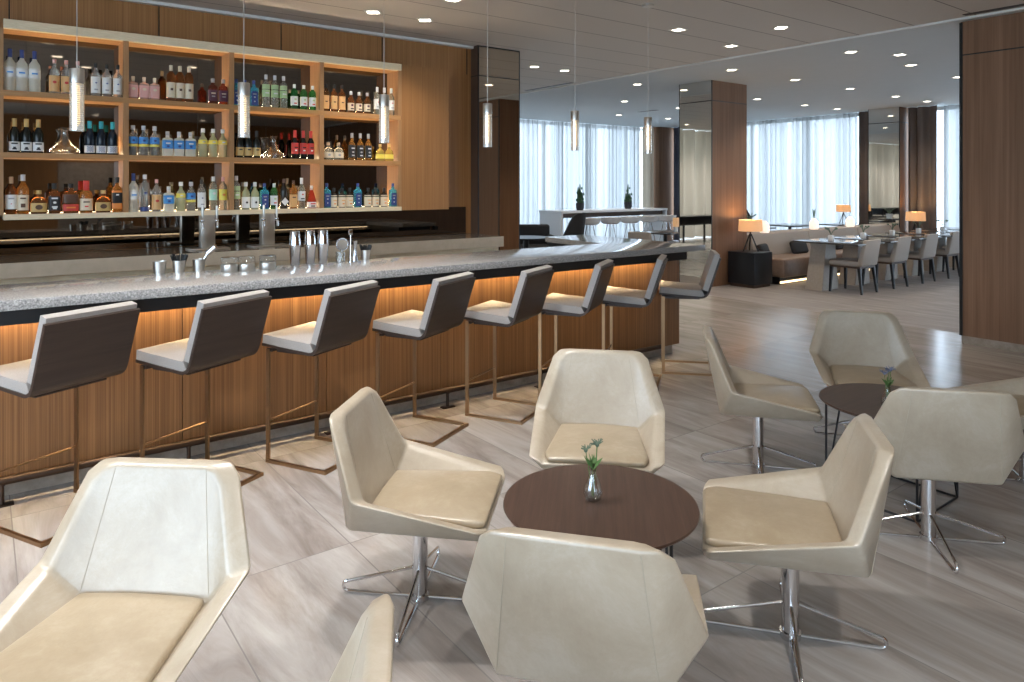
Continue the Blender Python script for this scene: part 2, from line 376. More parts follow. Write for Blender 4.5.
# pillars ------------------------------------------------------------------
def pillar(name, x0, x1, y0, y1, mirror_face, label, mirror_mat, seam_z=2.91, seam=True):
    p = B().box(x0, x1, y0, y1, 0, ZC - .002).build('column', name, smooth=False); struct(p, label)
    t = .012
    if mirror_face == '-x':
        B().box(x0 - t, x0 - .001, y0 + .01, y1 - .01, .0, seam_z - .006).box(x0 - t, x0 - .001, y0 + .01, y1 - .01, seam_z + .006, ZC - .01).build('mirror', mirror_mat, p, smooth=False)
        B().box(x0 - .014, x0, y0 - .002, y0 + .01, 0, ZC - .01).box(x0 - .014, x0, y1 - .01, y1 + .002, 0, ZC - .01).box(x0 - .013, x0, y0, y1, seam_z - .006, seam_z + .006).box(x0 - .013, x0, y0, y1, ZC - .02, ZC - .006).build('edge_trim', 'trim_black', p, smooth=False)
        B().box(x0, x1, y0 - .0015, y0, seam_z - .006, seam_z + .006).build('panel_joint', 'trim_black', p, smooth=False)
    else:
        B().box(x0 + .01, x1 - .01, y0 - t, y0 - .001, .0, seam_z - .006).box(x0 + .01, x1 - .01, y0 - t, y0 - .001, seam_z + .006, ZC - .01).build('mirror', mirror_mat, p, smooth=False)
        B().box(x0 - .002, x0 + .01, y0 - .014, y0, 0, ZC - .01).box(x1 - .01, x1 + .002, y0 - .014, y0, 0, ZC - .01).box(x0, x1, y0 - .013, y0, seam_z - .006, seam_z + .006).box(x0, x1, y0 - .013, y0, ZC - .02, ZC - .006).build('edge_trim', 'trim_black', p, smooth=False)
        B().box(x0 - .0015, x0, y0, y1, seam_z - .006, seam_z + .006).build('panel_joint', 'trim_black', p, smooth=False)
    return p
pillar('wood_dark', 4.74, 5.36, 6.98, 7.64, '-y', 'dark pillar with a bronze mirror face at the end of the back bar', 'mirror_bronze', 2.905)
pillar('wood_pillar', 9.2, 10.1, 6.99, 7.64, '-x', 'wood pillar with a mirror face beside the black side table', 'mirror_pillar', 2.93)
pillar('wood_pillar', 15.5, 16.1, 7.0, 7.66, '-x', 'far pillar with a mirror face at the end of the banquette', 'mirror_pillar', 2.93)
# right wall ----------------------------------------------------------------
struct(B().box(7.93, 8.42, -6, 2.99, .08, ZC - .021).build('wall_right', 'wood_pillar', smooth=False), 'walnut wall block at the right edge')
struct(B().box(7.925, 7.931, -6, 2.99, 2.905, 2.917).box(7.92, 7.93, 2.97, 2.998, 0.08, ZC - .03).build('trim_3', 'trim_black', smooth=False), 'black edge and joint of the right wall')
struct(B().box(7.94, 8.42, -6, 2.985, 0, .08).build('baseboard_right', 'kick_stone', smooth=False), 'pale stone baseboard of the right wall')
# far window walls -----------------------------------------------------------
def window_wall_y(Y, x0, x1, n, idx):
    wd = (x1 - x0) / n
    f = B()
    for i in range(n + 1): f.box(x0 + i * wd - .03, x0 + i * wd + .03, Y, Y + .08, .12, ZC - .03)
    f.box(x0, x1, Y, Y + .08, .06, .14).box(x0, x1, Y, Y + .08, ZC - .1, ZC - .02)
    fr = f.build('window_%d' % idx, 'white_trim', smooth=False); struct(fr)
    B().box(x0, x1, Y + .035, Y + .045, .1, ZC - .05).build('pane', 'window_glass', fr, smooth=False)
window_wall_y(14.1, -5, 16.2, 14, 1)
def window_wall_x(X, y0, y1, n, idx):
    wd = (y1 - y0) / n
    f = B()
    for i in range(n + 1): f.box(X, X + .08, y0 + i * wd - .03, y0 + i * wd + .03, .12, ZC - .03)
    f.box(X, X + .08, y0, y1, .06, .14).box(X, X + .08, y0, y1, ZC - .1, ZC - .02)
    fr = f.build('window_%d' % idx, 'white_trim', smooth=False); struct(fr)
    B().box(X + .035, X + .045, y0, y1, .1, ZC - .05).build('pane', 'window_glass', fr, smooth=False)
window_wall_x(16.12, -6, 14.1, 13, 2)
# curtains: folded sheets ----------------------------------------------------
def curtain(name, p0, p1, z0, z1, mat, amp, wl, label, cat='curtain', seed=0, group=None, thick=0):
    rnd = random.Random(seed)
    dx, dy = p1[0] - p0[0], p1[1] - p0[1]; Ln = math.hypot(dx, dy); ux, uy = dx / Ln, dy / Ln
    n = max(12, int(Ln / wl * 10)); rows = []
    ph = 0; pts = []
    for i in range(n + 1):
        t = i / n
        ph += 2 * PI * (Ln / n) / wl * (1 + .5 * math.sin(i * .13 + seed) + rnd.uniform(-.15, .15))
        o = amp * math.sin(ph) + amp * .3 * math.sin(ph * 2.3 + seed)
        pts.append((p0[0] + ux * Ln * t - uy * o, p0[1] + uy * Ln * t + ux * o))
    bm = B(); zs = [z0, z0 + (z1 - z0) * .5, z1]
    vs = []
    for (x, y) in pts:
        vs.append([bm.bm.verts.new((x, y, z)) for z in zs])
    for a, b in zip(vs, vs[1:]):
        for k in range(2): bm.bm.faces.new((a[k], b[k], b[k + 1], a[k + 1]))
    o = bm.build(name, mat, angle=80)
    return tag(o, label, cat, group)
curtain('sheer_curtain', (4.2, 13.9), (15.0, 13.9), .02, ZC - .025, 'sheer', .045, .20, 'long white sheer curtain over the windows behind the communal table', seed=1)
curtain('sheer_curtain', (15.92, 12.2), (15.92, 8.1), .02, ZC - .025, 'sheer', .045, .20, 'white sheer curtain over the windows behind the banquette', seed=2)
curtain('sheer_curtain', (15.92, 6.32), (15.92, 2.0), .02, ZC - .025, 'sheer', .045, .20, 'white sheer curtain beside the right wall, right of the dark drape', seed=3)
curtain('drape', (-5, 13.75), (4.2, 13.75), .02, ZC - .025, 'drape_cream', .12, .42, 'heavy cream drape over the windows behind the bar wall', seed=4)
curtain('drape', (14.98, 13.74), (15.34, 13.74), .02, ZC - .025, 'drape_cream', .06, .2, 'cream drape gathered at the right end of the far sheer curtain', seed=5)
curtain('drape', (15.88, 13.44), (15.88, 12.3), .02, ZC - .025, 'drape_blue', .05, .18, 'dark blue grey drape behind the mirrored pillar', seed=6)
curtain('drape', (15.82, 8.06), (15.82, 7.70), .02, ZC - .025, 'drape_brown', .05, .17, 'dark brown drape left of the far mirrored pillar', seed=7)
curtain('drape', (15.78, 6.97), (15.78, 6.36), .02, ZC - .025, 'drape_brown', .06, .2, 'dark brown drape right of the far mirrored pillar', seed=8)
struct(B().box(15.36, 16.0, 13.5, 14.05, 0, ZC - .025).build('column', 'wood_pillar', smooth=False), 'wood corner column between the two window walls')
# ================================================================ the bar
bar = thing('bar_counter', 'long walnut fronted bar base with black band and glowing underside', 'bar', (0, 4.4, 0))
def bpart(mb, name, mat, smooth=False):
    o = mb.build(name, mat, smooth=smooth); o.parent = bar; o.matrix_parent_inverse = Matrix.Translation((0, -4.4, 0)); return o
XE = 5.29
fp = B(); xs = [-3.4] + [.066 + .866 * k for k in range(-3, 7)]
xs = [x for x in xs if x < XE - .3] + [XE]
for a, b_ in zip(xs, xs[1:]): fp.box(a + .002, b_ - .002, 4.40, 4.425, .10, .945)
bpart(fp, 'front_panel', 'wood_bar')
bpart(B().box(-3.4, XE - .004, 4.426, 4.60, .10, .945).box(XE - .14, XE - .004, 4.60, 5.50, .10, .945).box(4.62, 4.70, 4.6, 5.5, .1, .945).box(-3.4, 4.62, 4.58, 4.6, .1, .945), 'carcass', 'wood_dark')
bpart(B().box(XE - .003, XE, 4.40, 5.50, .10, .945), 'end_panel', 'wood_bar')
bpart(B().box(-3.4, XE - .01, 4.475, 4.5, 0, .10).box(XE - .12, XE - .02, 4.5, 5.45, 0, .1), 'kick_plate', 'kick_stone')
bpart(B().box(-3.4, 4.95, 4.03, 4.055, .948, 1.018).box(4.93, 4.95, 4.055, 4.40, .948, 1.018).box(-3.4, 4.95, 4.055, 4.62, 1.0, 1.018).box(4.6, 5.1, 4.40, 5.50, .947, 1.018), 'apron', 'black_band')
bpart(B().box(-3.4, 4.9, 4.352, 4.372, .985, .999), 'light_strip', 'led_low')
bpart(B().box(-3.4, 4.55, 4.605, 4.62, .984, .994), 'light_strip', 'led_warm')
bpart(B().box(XE - .16, XE - .1, 5.5, 5.56, 0, 1.018), 'post', 'black_metal')
top = B().prism([(-3.4, 3.99), (5.145, 3.985), (5.14, 5.58), (4.62, 5.58), (4.52, 4.64), (-3.4, 4.64)], 1.02, 1.07, .004).build('bar_countertop', 'granite')
tag(top, 'long polished grey speckled granite bar top with a return wing', 'countertop')
# foot rail
fr = thing('foot_rail', 'bronze foot rail on short posts along the bar front', 'foot rail', (0, 4.348, 0))
B().tube([(-3.4, 0, .122), (5.0, 0, .122)], .021, 12).build('rail', 'rail_bronze', fr)
for k in range(-2, 6):
    x = .086 + .868 * k
    p = B().cyl(x, 0, .006, .112, .011, 12).cyl(x, 0, .100, .112, .016, 12).build('post', 'rail_bronze', fr)
    B().box(x - .05, x + .05, -.028, .028, 0, .008, .003).build('flange', 'rail_bronze', p)
# ================================================================ bar stools
def stool_proto():
    t = thing('bar_stool', '', 'bar stool', group='bar stools along the counter')
    W = .222
    # shell: L profile in YZ (forward = +y), leg line at y=+.2
    prof_o = []; prof_i = []
    path = [(.235, .672), (.12, .662), (.02, .655), (-.06, .650), (-.105, .647)]
    for i in range(1, 8):
        a = i / 7 * 1.27
        path.append((-.105 - .078 * math.sin(a), .647 + .078 * (1 - math.cos(a))))
    (y0, z0) = path[-1]; dy, dz = -.31, .95
    for s_ in (.10, .20, .30): path.append((y0 + dy * s_, z0 + dz * s_))
    th = .016; pts = [Vector((0, y, z)) for y, z in path]
    outer = []; inner = []
    for i, p in enumerate(pts):
        d = (pts[min(i + 1, len(pts) - 1)] - pts[max(i - 1, 0)]).normalized(); nrm = Vector((0, -d.z, d.y))
        # seat runs toward -y so the upper side is on the other hand
        nrm = -nrm if nrm.z < 0 or (abs(nrm.z) < .6 and nrm.y < 0) else nrm
        inner.append((p.y + nrm.y * th, p.z + nrm.z * th)); outer.append((p.y, p.z))
    def strip(poly_a, poly_b, w0, w1, name, mat, parent, bev):
        n = len(poly_a); bm = B(); va = []
        for i in range(n):
            w_ = w0 + (w1 - w0) * i / (n - 1)
            va.append([bm.bm.verts.new(q) for q in ((-w_, *poly_a[i]), (w_, *poly_a[i]), (w_, *poly_b[i]), (-w_, *poly_b[i]))])
        fs = []
        for a, b in zip(va, va[1:]):
            for k in range(4): fs.append(bm.bm.faces.new((a[k], a[(k + 1) % 4], b[(k + 1) % 4], b[k])))
        e0 = bm.bm.faces.new(va[0]); e1 = bm.bm.faces.new(list(reversed(va[-1])))
        if bev:
            long_e = [e for e in bm.bm.edges if len(e.link_faces) == 2 and e.calc_face_angle(0) > .9]
            bmesh.ops.bevel(bm.bm, geom=long_e, offset=bev, segments=3, profile=.5, affect='EDGES')
        return bm.build(name, mat, parent, angle=50)
    strip(outer, inner, W, W + .006, 'seat_shell', 'wood_shell', t, .003)
    # pads lie on the inner side
    def pad(i0, i1, thick, name):
        a = inner[i0:i1]; b = []
        for i, p in enumerate(a):
            q0 = Vector(a[max(i - 1, 0)]); q1 = Vector(a[min(i + 1, len(a) - 1)]); d = (q1 - q0).normalized(); n_ = Vector((-d.y, d.x))
            n_ = -n_ if n_.y < 0 or (abs(n_.y) < .6 and n_.x < 0) else n_
            b.append((p[0] + n_.x * thick, p[1] + n_.y * thick))
        a = [(y + 0.0, z + .0005) for y, z in a]
        return strip(a, b, W - .004, W - .004, name, 'fabric_grey', t, .018)
    pad(0, 8, .05, 'seat_pad')
    inner.append((inner[-1][0] - .006, inner[-1][1] + .022))
    pad(11, len(inner), .045, 'back_pad')
    # flat bar frame
    lx, ly = .208, .2; fw = (.011, .005)
    for s_ in (-1, 1):
        B().box(s_ * lx - .006, s_ * lx + .006, ly - .012, ly + .012, .018, .655).build('leg', 'bronze', t, smooth=False)
    B().box(-lx - .008, -lx + .008, -.2, ly + .012, 0, .018).box(lx - .008, lx + .008, -.2, ly + .012, 0, .018).box(-lx - .008, lx + .008, -.222, -.2, 0, .018).build('base_frame', 'bronze', t, smooth=False)
    B().tube([(-lx + .006, ly, .24), (lx - .006, ly, .24)], .006, 8).build('footrest', 'bronze', t)
    B().box(-lx + .0, lx - .0, ly - .03, ly + .012, .640, .656).box(-.17, .17, -.10, ly - .03, .632, .650).build('bracket', 'wood_shell', t, smooth=False)
    return t
st0 = stool_proto()
leg2 = [(.40, 4.305), (1.045, 4.305), (1.696, 4.304), (2.394, 4.30), (3.07, 4.295), (3.673, 4.30), (4.292, 4.30), (4.942, 4.301)]
th = [27, 27.5, 28, 27, 27, 33, 36.5, 42]
st_lab = ['grey padded bar stool cut by the left edge of the photo',
          'grey padded bar stool, second from the left, behind the big cream armchair',
          'grey padded bar stool, third from the left along the bar',
          'grey padded bar stool, fourth from the left, behind the left cream armchair',
          'grey padded bar stool, fifth from the left, left of the far cream armchair',
          'grey padded bar stool, sixth from the left, just behind the far cream armchair back',
          'grey padded bar stool, second from the right end of the bar',
          'grey padded bar stool at the right end of the bar, beyond the corner']
for i, ((x, y), a) in enumerate(zip(leg2, th)):
    r = math.radians(a); xa = (math.cos(r), math.sin(r)); ya = (-math.sin(r), math.cos(r))
    loc = (x - .208 * xa[0] - .2 * ya[0], y - .208 * xa[1] - .2 * ya[1], 0)
    if i == 0:
        st0.location = loc; st0.rotation_euler = (0, 0, r); st0['label'] = st_lab[0]
    else: dup(st0, loc, r, st_lab[i])
# ================================================================ lounge chairs
def lounge_proto():
    t = thing('lounge_chair', '', 'armchair', group='cream lounge armchairs')
    V = {}
    def both(n, x, y, z): V[n + 'R'] = (x, y, z); V[n + 'L'] = (-x, y, z)
    # outer skin
    both('St', .160, -.300, .758); both('Ta', .208, -.288, .757); both('Tb', .245, -.262, .726); both('E', .324, -.165, .502)
    both('Bk', .208, -.215, .344); both('F', .300, .285, .410); both('Fb', .235, .285, .350)
    # inner skin
    both('Sti', .140, -.248, .754); both('Tia', .174, -.240, .742); both('Tib', .201, -.222, .704); both('Ei', .268, -.128, .486)
    both('R', .196, -.155, .398); both('Fi', .252, .302, .397); both('Rf', .232, .306, .388)
    names = list(V); ix = {n: i for i, n in enumerate(names)}
    q = []
    def f(*a): q.append([ix[n] for n in a])
    f('StL', 'StR', 'BkR', 'BkL'); f('StiL', 'StiR', 'RR', 'RL')
    f('StL', 'StR', 'StiR', 'StiL'); f('BkL', 'BkR', 'FbR', 'FbL'); f('RL', 'RR', 'RfR', 'RfL'); f('FbL', 'FbR', 'RfR', 'RfL')
    for s_ in 'LR':
        f('St' + s_, 'Ta' + s_, 'Bk' + s_); f('Ta' + s_, 'Tb' + s_, 'Bk' + s_); f('Tb' + s_, 'E' + s_, 'Bk' + s_)
        f('Sti' + s_, 'Tia' + s_, 'R' + s_); f('Tia' + s_, 'Tib' + s_, 'R' + s_); f('Tib' + s_, 'Ei' + s_, 'R' + s_)
        f('St' + s_, 'Ta' + s_, 'Tia' + s_, 'Sti' + s_); f('Ta' + s_, 'Tb' + s_, 'Tib' + s_, 'Tia' + s_); f('Tb' + s_, 'E' + s_, 'Ei' + s_, 'Tib' + s_)
        f('E' + s_, 'F' + s_, 'Bk' + s_); f('F' + s_, 'Fb' + s_, 'Bk' + s_)
        f('E' + s_, 'F' + s_, 'Fi' + s_, 'Ei' + s_)
        f('Ei' + s_, 'Fi' + s_, 'Rf' + s_); f('Ei' + s_, 'Rf' + s_, 'R' + s_)
        f('F' + s_, 'Fb' + s_, 'Rf' + s_, 'Fi' + s_)
    o = B().faces([V[n] for n in names], q)
    bmesh.ops.recalc_face_normals(o.bm, faces=o.bm.faces)
    es = [e for e in o.bm.edges if len(e.link_faces) == 2 and e.calc_face_angle(0) > .5]
    bmesh.ops.bevel(o.bm, geom=es, offset=.016, segments=4, profile=.5, affect='EDGES', clamp_overlap=True)
    sh = o.build('shell', 'leather_cream', t, angle=30)
    # stitched seams front and back
    for s_ in (-1, 1):
        for (a, b, off) in (((.160, -.300, .758), (.208, -.215, .344), -.0003), ((.140, -.248, .754), (.196, -.155, .398), .0003)):
            p = [Vector(a).lerp(Vector(b), .035 + .93 * k / 8) for k in range(9)]
            B().tube([(s_ * v.x, v.y + off, v.z) for v in p], .0012, 5).build('seam', 'stitch', sh)
    # seat cushion
    cu = B(); n = 9
    rows = []
    top_ = []
    for j in range(n):
        v = j / (n - 1); hw = .188 + (.232 - .188) * v - (.022 if v == 1 else 0); y = -.150 + .447 * v
        top_.append([cu.bm.verts.new((-hw + 2 * hw * i / (n - 1), y, .412 + .016 * (1 - (2 * i / (n - 1) - 1) ** 2) * math.sin(PI * min(1, .15 + v * .8)) + (.004 if v < .9 else -.002))) for i in range(n)])
    for j in range(n - 1):
        for i in range(n - 1): cu.bm.faces.new((top_[j][i], top_[j][i + 1], top_[j + 1][i + 1], top_[j + 1][i]))
    bot = [[cu.bm.verts.new((v_.co.x, v_.co.y - (.0 if j < n - 1 else .008), .386)) for v_ in row] for j, row in enumerate(top_)]
    for j in range(n - 1):
        for i in range(n - 1): cu.bm.faces.new((bot[j][i + 1], bot[j][i], bot[j + 1][i], bot[j + 1][i + 1]))
    for i in range(n - 1):
        cu.bm.faces.new((top_[0][i + 1], top_[0][i], bot[0][i], bot[0][i + 1])); cu.bm.faces.new((top_[-1][i], top_[-1][i + 1], bot[-1][i + 1], bot[-1][i]))
        cu.bm.faces.new((top_[i][0], top_[i + 1][0], bot[i + 1][0], bot[i][0])); cu.bm.faces.new((top_[i + 1][-1], top_[i][-1], bot[i][-1], bot[i + 1][-1]))
    bmesh.ops.recalc_face_normals(cu.bm, faces=cu.bm.faces)
    es = [e for e in cu.bm.edges if len(e.link_faces) == 2 and e.calc_face_angle(0) > .8]
    bmesh.ops.bevel(cu.bm, geom=es, offset=.011, segments=3, profile=.5, affect='EDGES')
    cu.build('seat_cushion', 'leather_seat', t, angle=60)
    # chrome pedestal
    B().cyl(0, 0, .0, .30, .030, 24).cyl(0, 0, .0, .022, .036, 24).cyl(0, 0, .29, .350, .024, 20).build('column', 'chrome', t)
    B().box(-.09, .09, -.09, .09, .334, .350, .004).build('mounting_plate', 'black_metal', t)
    for k in range(4):
        a = k * PI / 2; ux, uy = math.cos(a), math.sin(a); px, py = -uy * .0, ux * .0
        pts = [(ux * .028, uy * .028, .118), (ux * .15, uy * .15, .085), (ux * .285, uy * .285, .047)]
        for m_ in range(1, 6):
            b_ = PI / 2 - m_ * PI / 6
            pts.append((ux * (.29 + .019 * math.cos(b_)), uy * (.29 + .019 * math.cos(b_)), .0265 + .0195 * math.sin(b_)))
        pts += [(ux * .285, uy * .285, .007), (ux * .15, uy * .15, .007), (ux * .028, uy * .028, .007)]
        B().tube(pts, .0065, 10).build('foot', 'chrome', t)
    return t
lc0 = lounge_proto()
chairs = [
    ((.276, 2.164), 139.0, 'large cream armchair at the left front, facing the camera'),
    ((1.362, 2.404), -134.4, 'cream armchair left of the near round table, facing right'),
    ((2.335, 2.426), 134.0, 'cream armchair behind the near round table, facing the camera'),
    ((1.350, 1.440), -51.0, 'cream armchair with its back to the camera in front of the near table'),
    ((2.295, 1.410), 37.9, 'cream armchair right of the near round table, turned left'),
    ((3.528, 2.368), -140.4, 'cream armchair left of the far round table, seen from the side'),
    ((4.478, 2.225), 128.0, 'cream armchair behind the far round table, near the dining floor'),
    ((3.424, 1.422), -48.3, 'cream armchair with its back to the camera in front of the far table'),
    ((4.50, 1.38), 40.0, 'cream armchair cut by the right edge, behind the armchair with its back turned'),
    ((.331, 1.285), 61.5, 'cream armchair of which only the back edge shows at the bottom'),
]
for i, ((x, y), a, lab) in enumerate(chairs):
    if i == 0: lc0.location = (x, y, 0); lc0.rotation_euler = (0, 0, math.radians(a)); lc0['label'] = lab
    else: dup(lc0, (x, y, 0), math.radians(a), lab)
# round cocktail tables
def round_table(x, y, rot, lab, rootcopy=None):
    t = thing('cocktail_table', lab, 'table', (x, y, 0), math.radians(rot), 'round walnut cocktail tables')
    R = .342
    B().lathe([(0, .462), (R - .02, .462), (R - .004, .468), (R, .474), (R - .002, .480), (0, .480)], 96).build('tabletop', 'wood_table', t)
    s_ = .225
    B().tube([(s_, s_, .006), (-s_, s_, .006), (-s_, -s_, .006), (s_, -s_, .006)], .006, 8, closed=True).build('floor_frame', 'black_metal', t)
    for sx in (-1, 1):
        for sy in (-1, 1):
            B().tube([(sx * s_, sy * s_, .006), (sx * s_, sy * s_, .462)], .006, 8).tube([(sx * s_, sy * s_, .006), (sx * s_ * .35, sy * s_ * .98, .462)], .005, 8).build('leg', 'black_metal', t)
    return t
round_table(1.75, 1.81, 46, 'round walnut table with a glass bud vase, nearest the camera')
round_table(3.765, 1.745, 0, 'round walnut table beyond the turned armchairs, second from the camera')
# bud vases
def sprig(bm, base, tip, r=.0012):
    b, t = Vector(base), Vector(tip); mid = b.lerp(t, .5) + Vector((.003, .002, 0))
    bm.tube([b, mid, t], r, 5)
def bud_vase(x, y, z, lab, seed, flower='leaf_grey', scale=1.0):
    t = thing('bud_vase', lab, 'vase', (x, y, z), 0, 'bud vases on the round tables'); t.scale = (scale,) * 3
    rnd = random.Random(seed)
    B().lathe([(0, .0), (.016, .0), (.024, .006), (.029, .022), (.028, .036), (.021, .055), (.014, .073), (.0095, .088), (.0105, .094), (.0085, .094), (.0078, .086), (.012, .072), (.018, .055), (.024, .036), (.025, .024), (.018, .012), (0, .010)], 28).build('glass', 'glass_thin', t)
    st = B()
    heads = [(-.028, .002, .155), (.012, -.006, .165), (.026, .01, .158), (.002, .006, .135)]
    for h_ in heads: sprig(st, (h_[0] * .1, h_[1] * .1, .014), h_, .0013)
    for k in range(10):
        a = rnd.uniform(0, 2 * PI); st.faces([(0, 0, .09), (.018 * math.cos(a), .018 * math.sin(a), .105 + .01 * rnd.random()), (.030 * math.cos(a + .3), .030 * math.sin(a + .3), .122 + .012 * rnd.random()), (.012 * math.cos(a + .7), .012 * math.sin(a + .7), .115)], [(0, 1, 2, 3)])
    st.build('stem', 'stem_green', t)
    fl = B()
    for h_ in heads[:3]:
        for k in range(13):
            a = 2 * PI * k / 13; e = rnd.uniform(.1, .9); L_ = rnd.uniform(.014, .024)
            sprig(fl, h_, (h_[0] + L_ * math.cos(a) * math.cos(e), h_[1] + L_ * math.sin(a) * math.cos(e), h_[2] + L_ * math.sin(e)), .0014)
        fl.sphere(h_[0], h_[1], h_[2], .006)
    fl.build('flower', flower, t)
    return t
vx, vy = at_z(593, 500, .48)
bud_vase(vx, vy, .48, 'clear glass bud vase with green thistle sprigs on the near round table', 3, scale=1.18)
vx, vy = at_z(888, 408, .48)
bud_vase(vx, vy, .48, 'bud vase with a blue thistle on the far round table', 5, 'thistle', 1.15)
# ================================================================ back bar
YB = 6.85           # front plane of the shelf unit
bc = thing('back_counter', 'long pale stone back counter with dark glossy top below the bottle shelves', 'counter', (0, 6.35, 0))
def local(mb, name, mat, root, smooth=False, bev=None):
    for v in mb.bm.verts: v.co -= Vector(root.location)
    return mb.build(name, mat, root, smooth=smooth)
local(B().box(-3.4, 4.66, 6.352, 7.09, 1.008, 1.028), 'worktop', 'counter_top_dark', bc)
local(B().box(-3.4, 4.66, 6.35, 6.375, .915, 1.0275).box(4.64, 4.66, 6.375, 6.96, .915, 1.0275), 'apron', 'counter_stone', bc)
local(B().box(-3.4, 4.64, 6.42, 6.45, .85, .914), 'light_panel', 'beam_stone', bc)
local(B().box(-3.4, 4.6, 6.46, 7.1, .0, 1.007), 'cabinet', 'wood_dark', bc)
fb = B(); [fb.box(-.4 + k * .62, .2 + k * .62, 6.435, 6.46, .12, .849) for k in range(-4, 8)]
local(fb, 'door', 'wood_bar', bc)
ms = B().box(-3.4, 4.65, 7.105, 7.128, 1.03, 1.34).build('mirror_splashback', 'mirror_dark', smooth=False)
tag(ms, 'bronze mirror splashback between back counter and shelves', 'mirror')
sh = thing('liquor_shelf', 'lit open wooden bottle shelving of four bays on the bar wall', 'shelf', (0, YB, 0))
PX = [.125, 1.002, 1.878, 2.754, 3.636]
ZS = [1.366, 1.858, 2.35]; ZT = 2.838
local(B().box(.146, 3.652, YB - .002, YB + .05, ZT, 2.911, .002), 'top_beam', 'beam_stone', sh)
local(B().box(.146, 3.64, YB + .05, 7.12, ZT, 2.86), 'top_board', 'wood_shelf', sh)
for k, z in enumerate(ZS):
    local(B().box(.104 if k else .146, 3.652, YB - (.004 if k == 0 else 0), 7.115, z - (.043 if k == 0 else .045), z, .0015), 'shelf_board', 'beam_stone' if k == 0 else 'wood_shelf', sh)
for x in PX:
    for z in ZS:
        zt = (z + .492 - .045) if z < 2.3 else ZT
        local(B().box(x - .021, x + .021, YB + .001, 7.115, z, zt), 'partition', 'wood_partition', sh)
local(B().box(.104, 3.652, 7.116, 7.128, 1.366, 2.86), 'mirror_back', 'mirror_dark', sh)
for a, b_ in zip(PX, PX[1:]):
    for z in ZS:
        local(B().box(a + .03, b_ - .03, 7.098, 7.112, z + .0003, z + .0035), 'light_strip', 'led_soft', sh)
    pass
local(B().box(3.654, 4.254, YB, 7.129, 1.325, 2.905), 'side_panel', 'wood_wall', sh)
local(B().box(-2.6, .102, YB, 7.129, 1.325, 2.905), 'side_panel', 'wood_wall', sh)
local(B().box(3.6525, 3.654, YB + .002, 7.12, 1.33, 2.9), 'panel_gap', 'trim_black', sh)
# ---------------------------------------------------------------- bottles
def glass(name, col, trans=.8, rough=.06): flat(name, col, rough, 0, trans, .6, ior=1.3)
glass('g_frost', (.92, .92, .84), .6, .4); glass('g_clear', (.97, .97, .93), .88); glass('g_amber', (.75, .32, .07), .8); glass('g_brown', (.46, .17, .05), .8)
glass('g_red', (.32, .06, .03), .7); glass('g_wine', (.012, .014, .012), .1); glass('g_wineblue', (.01, .018, .03), .1); glass('g_blue', (.12, .62, .85), .7); glass('g_green', (.06, .38, .10), .75)
glass('g_yellow', (.96, .94, .60), .7); glass('g_gold', (.95, .74, .20), .7); glass('g_pale', (.94, .94, .78), .85); glass('g_pink', (.85, .55, .45), .6); glass('g_dark', (.03, .025, .02), .2); glass('g_redcone', (.5, .06, .03), .5)
glass('g_orange', (.88, .42, .09), .8); glass('g_cobalt', (.05, .08, .42), .4)
for n_, c_ in dict(white=(.78, .78, .76), cream=(.72, .62, .46), tan=(.70, .42, .18), black=(.015, .015, .015), blue=(.06, .26, .62), navy=(.035, .06, .22), red=(.55, .05, .04), orange=(.75, .26, .06), yellow=(.82, .70, .12), mint=(.45, .74, .60), green=(.45, .60, .32), gold=(.55, .38, .14), pink=(.72, .40, .36), teal=(.03, .36, .42), grey=(.35, .35, .36), purple=(.10, .035, .06), cork=(.52, .36, .22), silver=(.6, .6, .62), brown=(.10, .05, .03)).items():
    flat('c_' + n_, c_, .45)
# profile families: list of (radius fraction, height fraction)
SH = {
 'tall':   ([(.0, 0), (.94, 0), (1, .012), (1, .60), (.93, .67), (.45, .76), (.36, .80), (.34, .95), (.0, .95)], None),
 'slim':   ([(.0, 0), (.94, 0), (1, .012), (1, .70), (.85, .76), (.42, .82), (.38, .96), (0, .96)], None),
 'wine':   ([(.0, 0), (.94, 0), (1, .012), (1, .55), (.92, .62), (.55, .72), (.40, .78), (.36, .97), (0, .97)], None),
 'square': ([(.0, 0), (.94, 0), (1, .012), (1, .64), (.90, .70), (.42, .76), (.36, .80), (.36, .93), (0, .93)], 5),
 'squat':  ([(.0, 0), (.90, 0), (1, .03), (1, .40), (.88, .58), (.60, .68), (.30, .73), (.27, .86), (0, .86)], 3),
 'block':  ([(.0, 0), (.95, 0), (1, .012), (1, .66), (.88, .72), (.36, .75), (.33, .90), (0, .90)], 5),
 'med':    ([(.0, 0), (.94, 0), (1, .012), (1, .56), (.88, .64), (.42, .74), (.34, .80), (.33, .92), (0, .92)], None),
 'cone':   ([(.0, 0), (.96, 0), (1, .02), (.97, .32), (.55, .66), (.34, .78), (.30, .93), (0, .93)], 4),
}
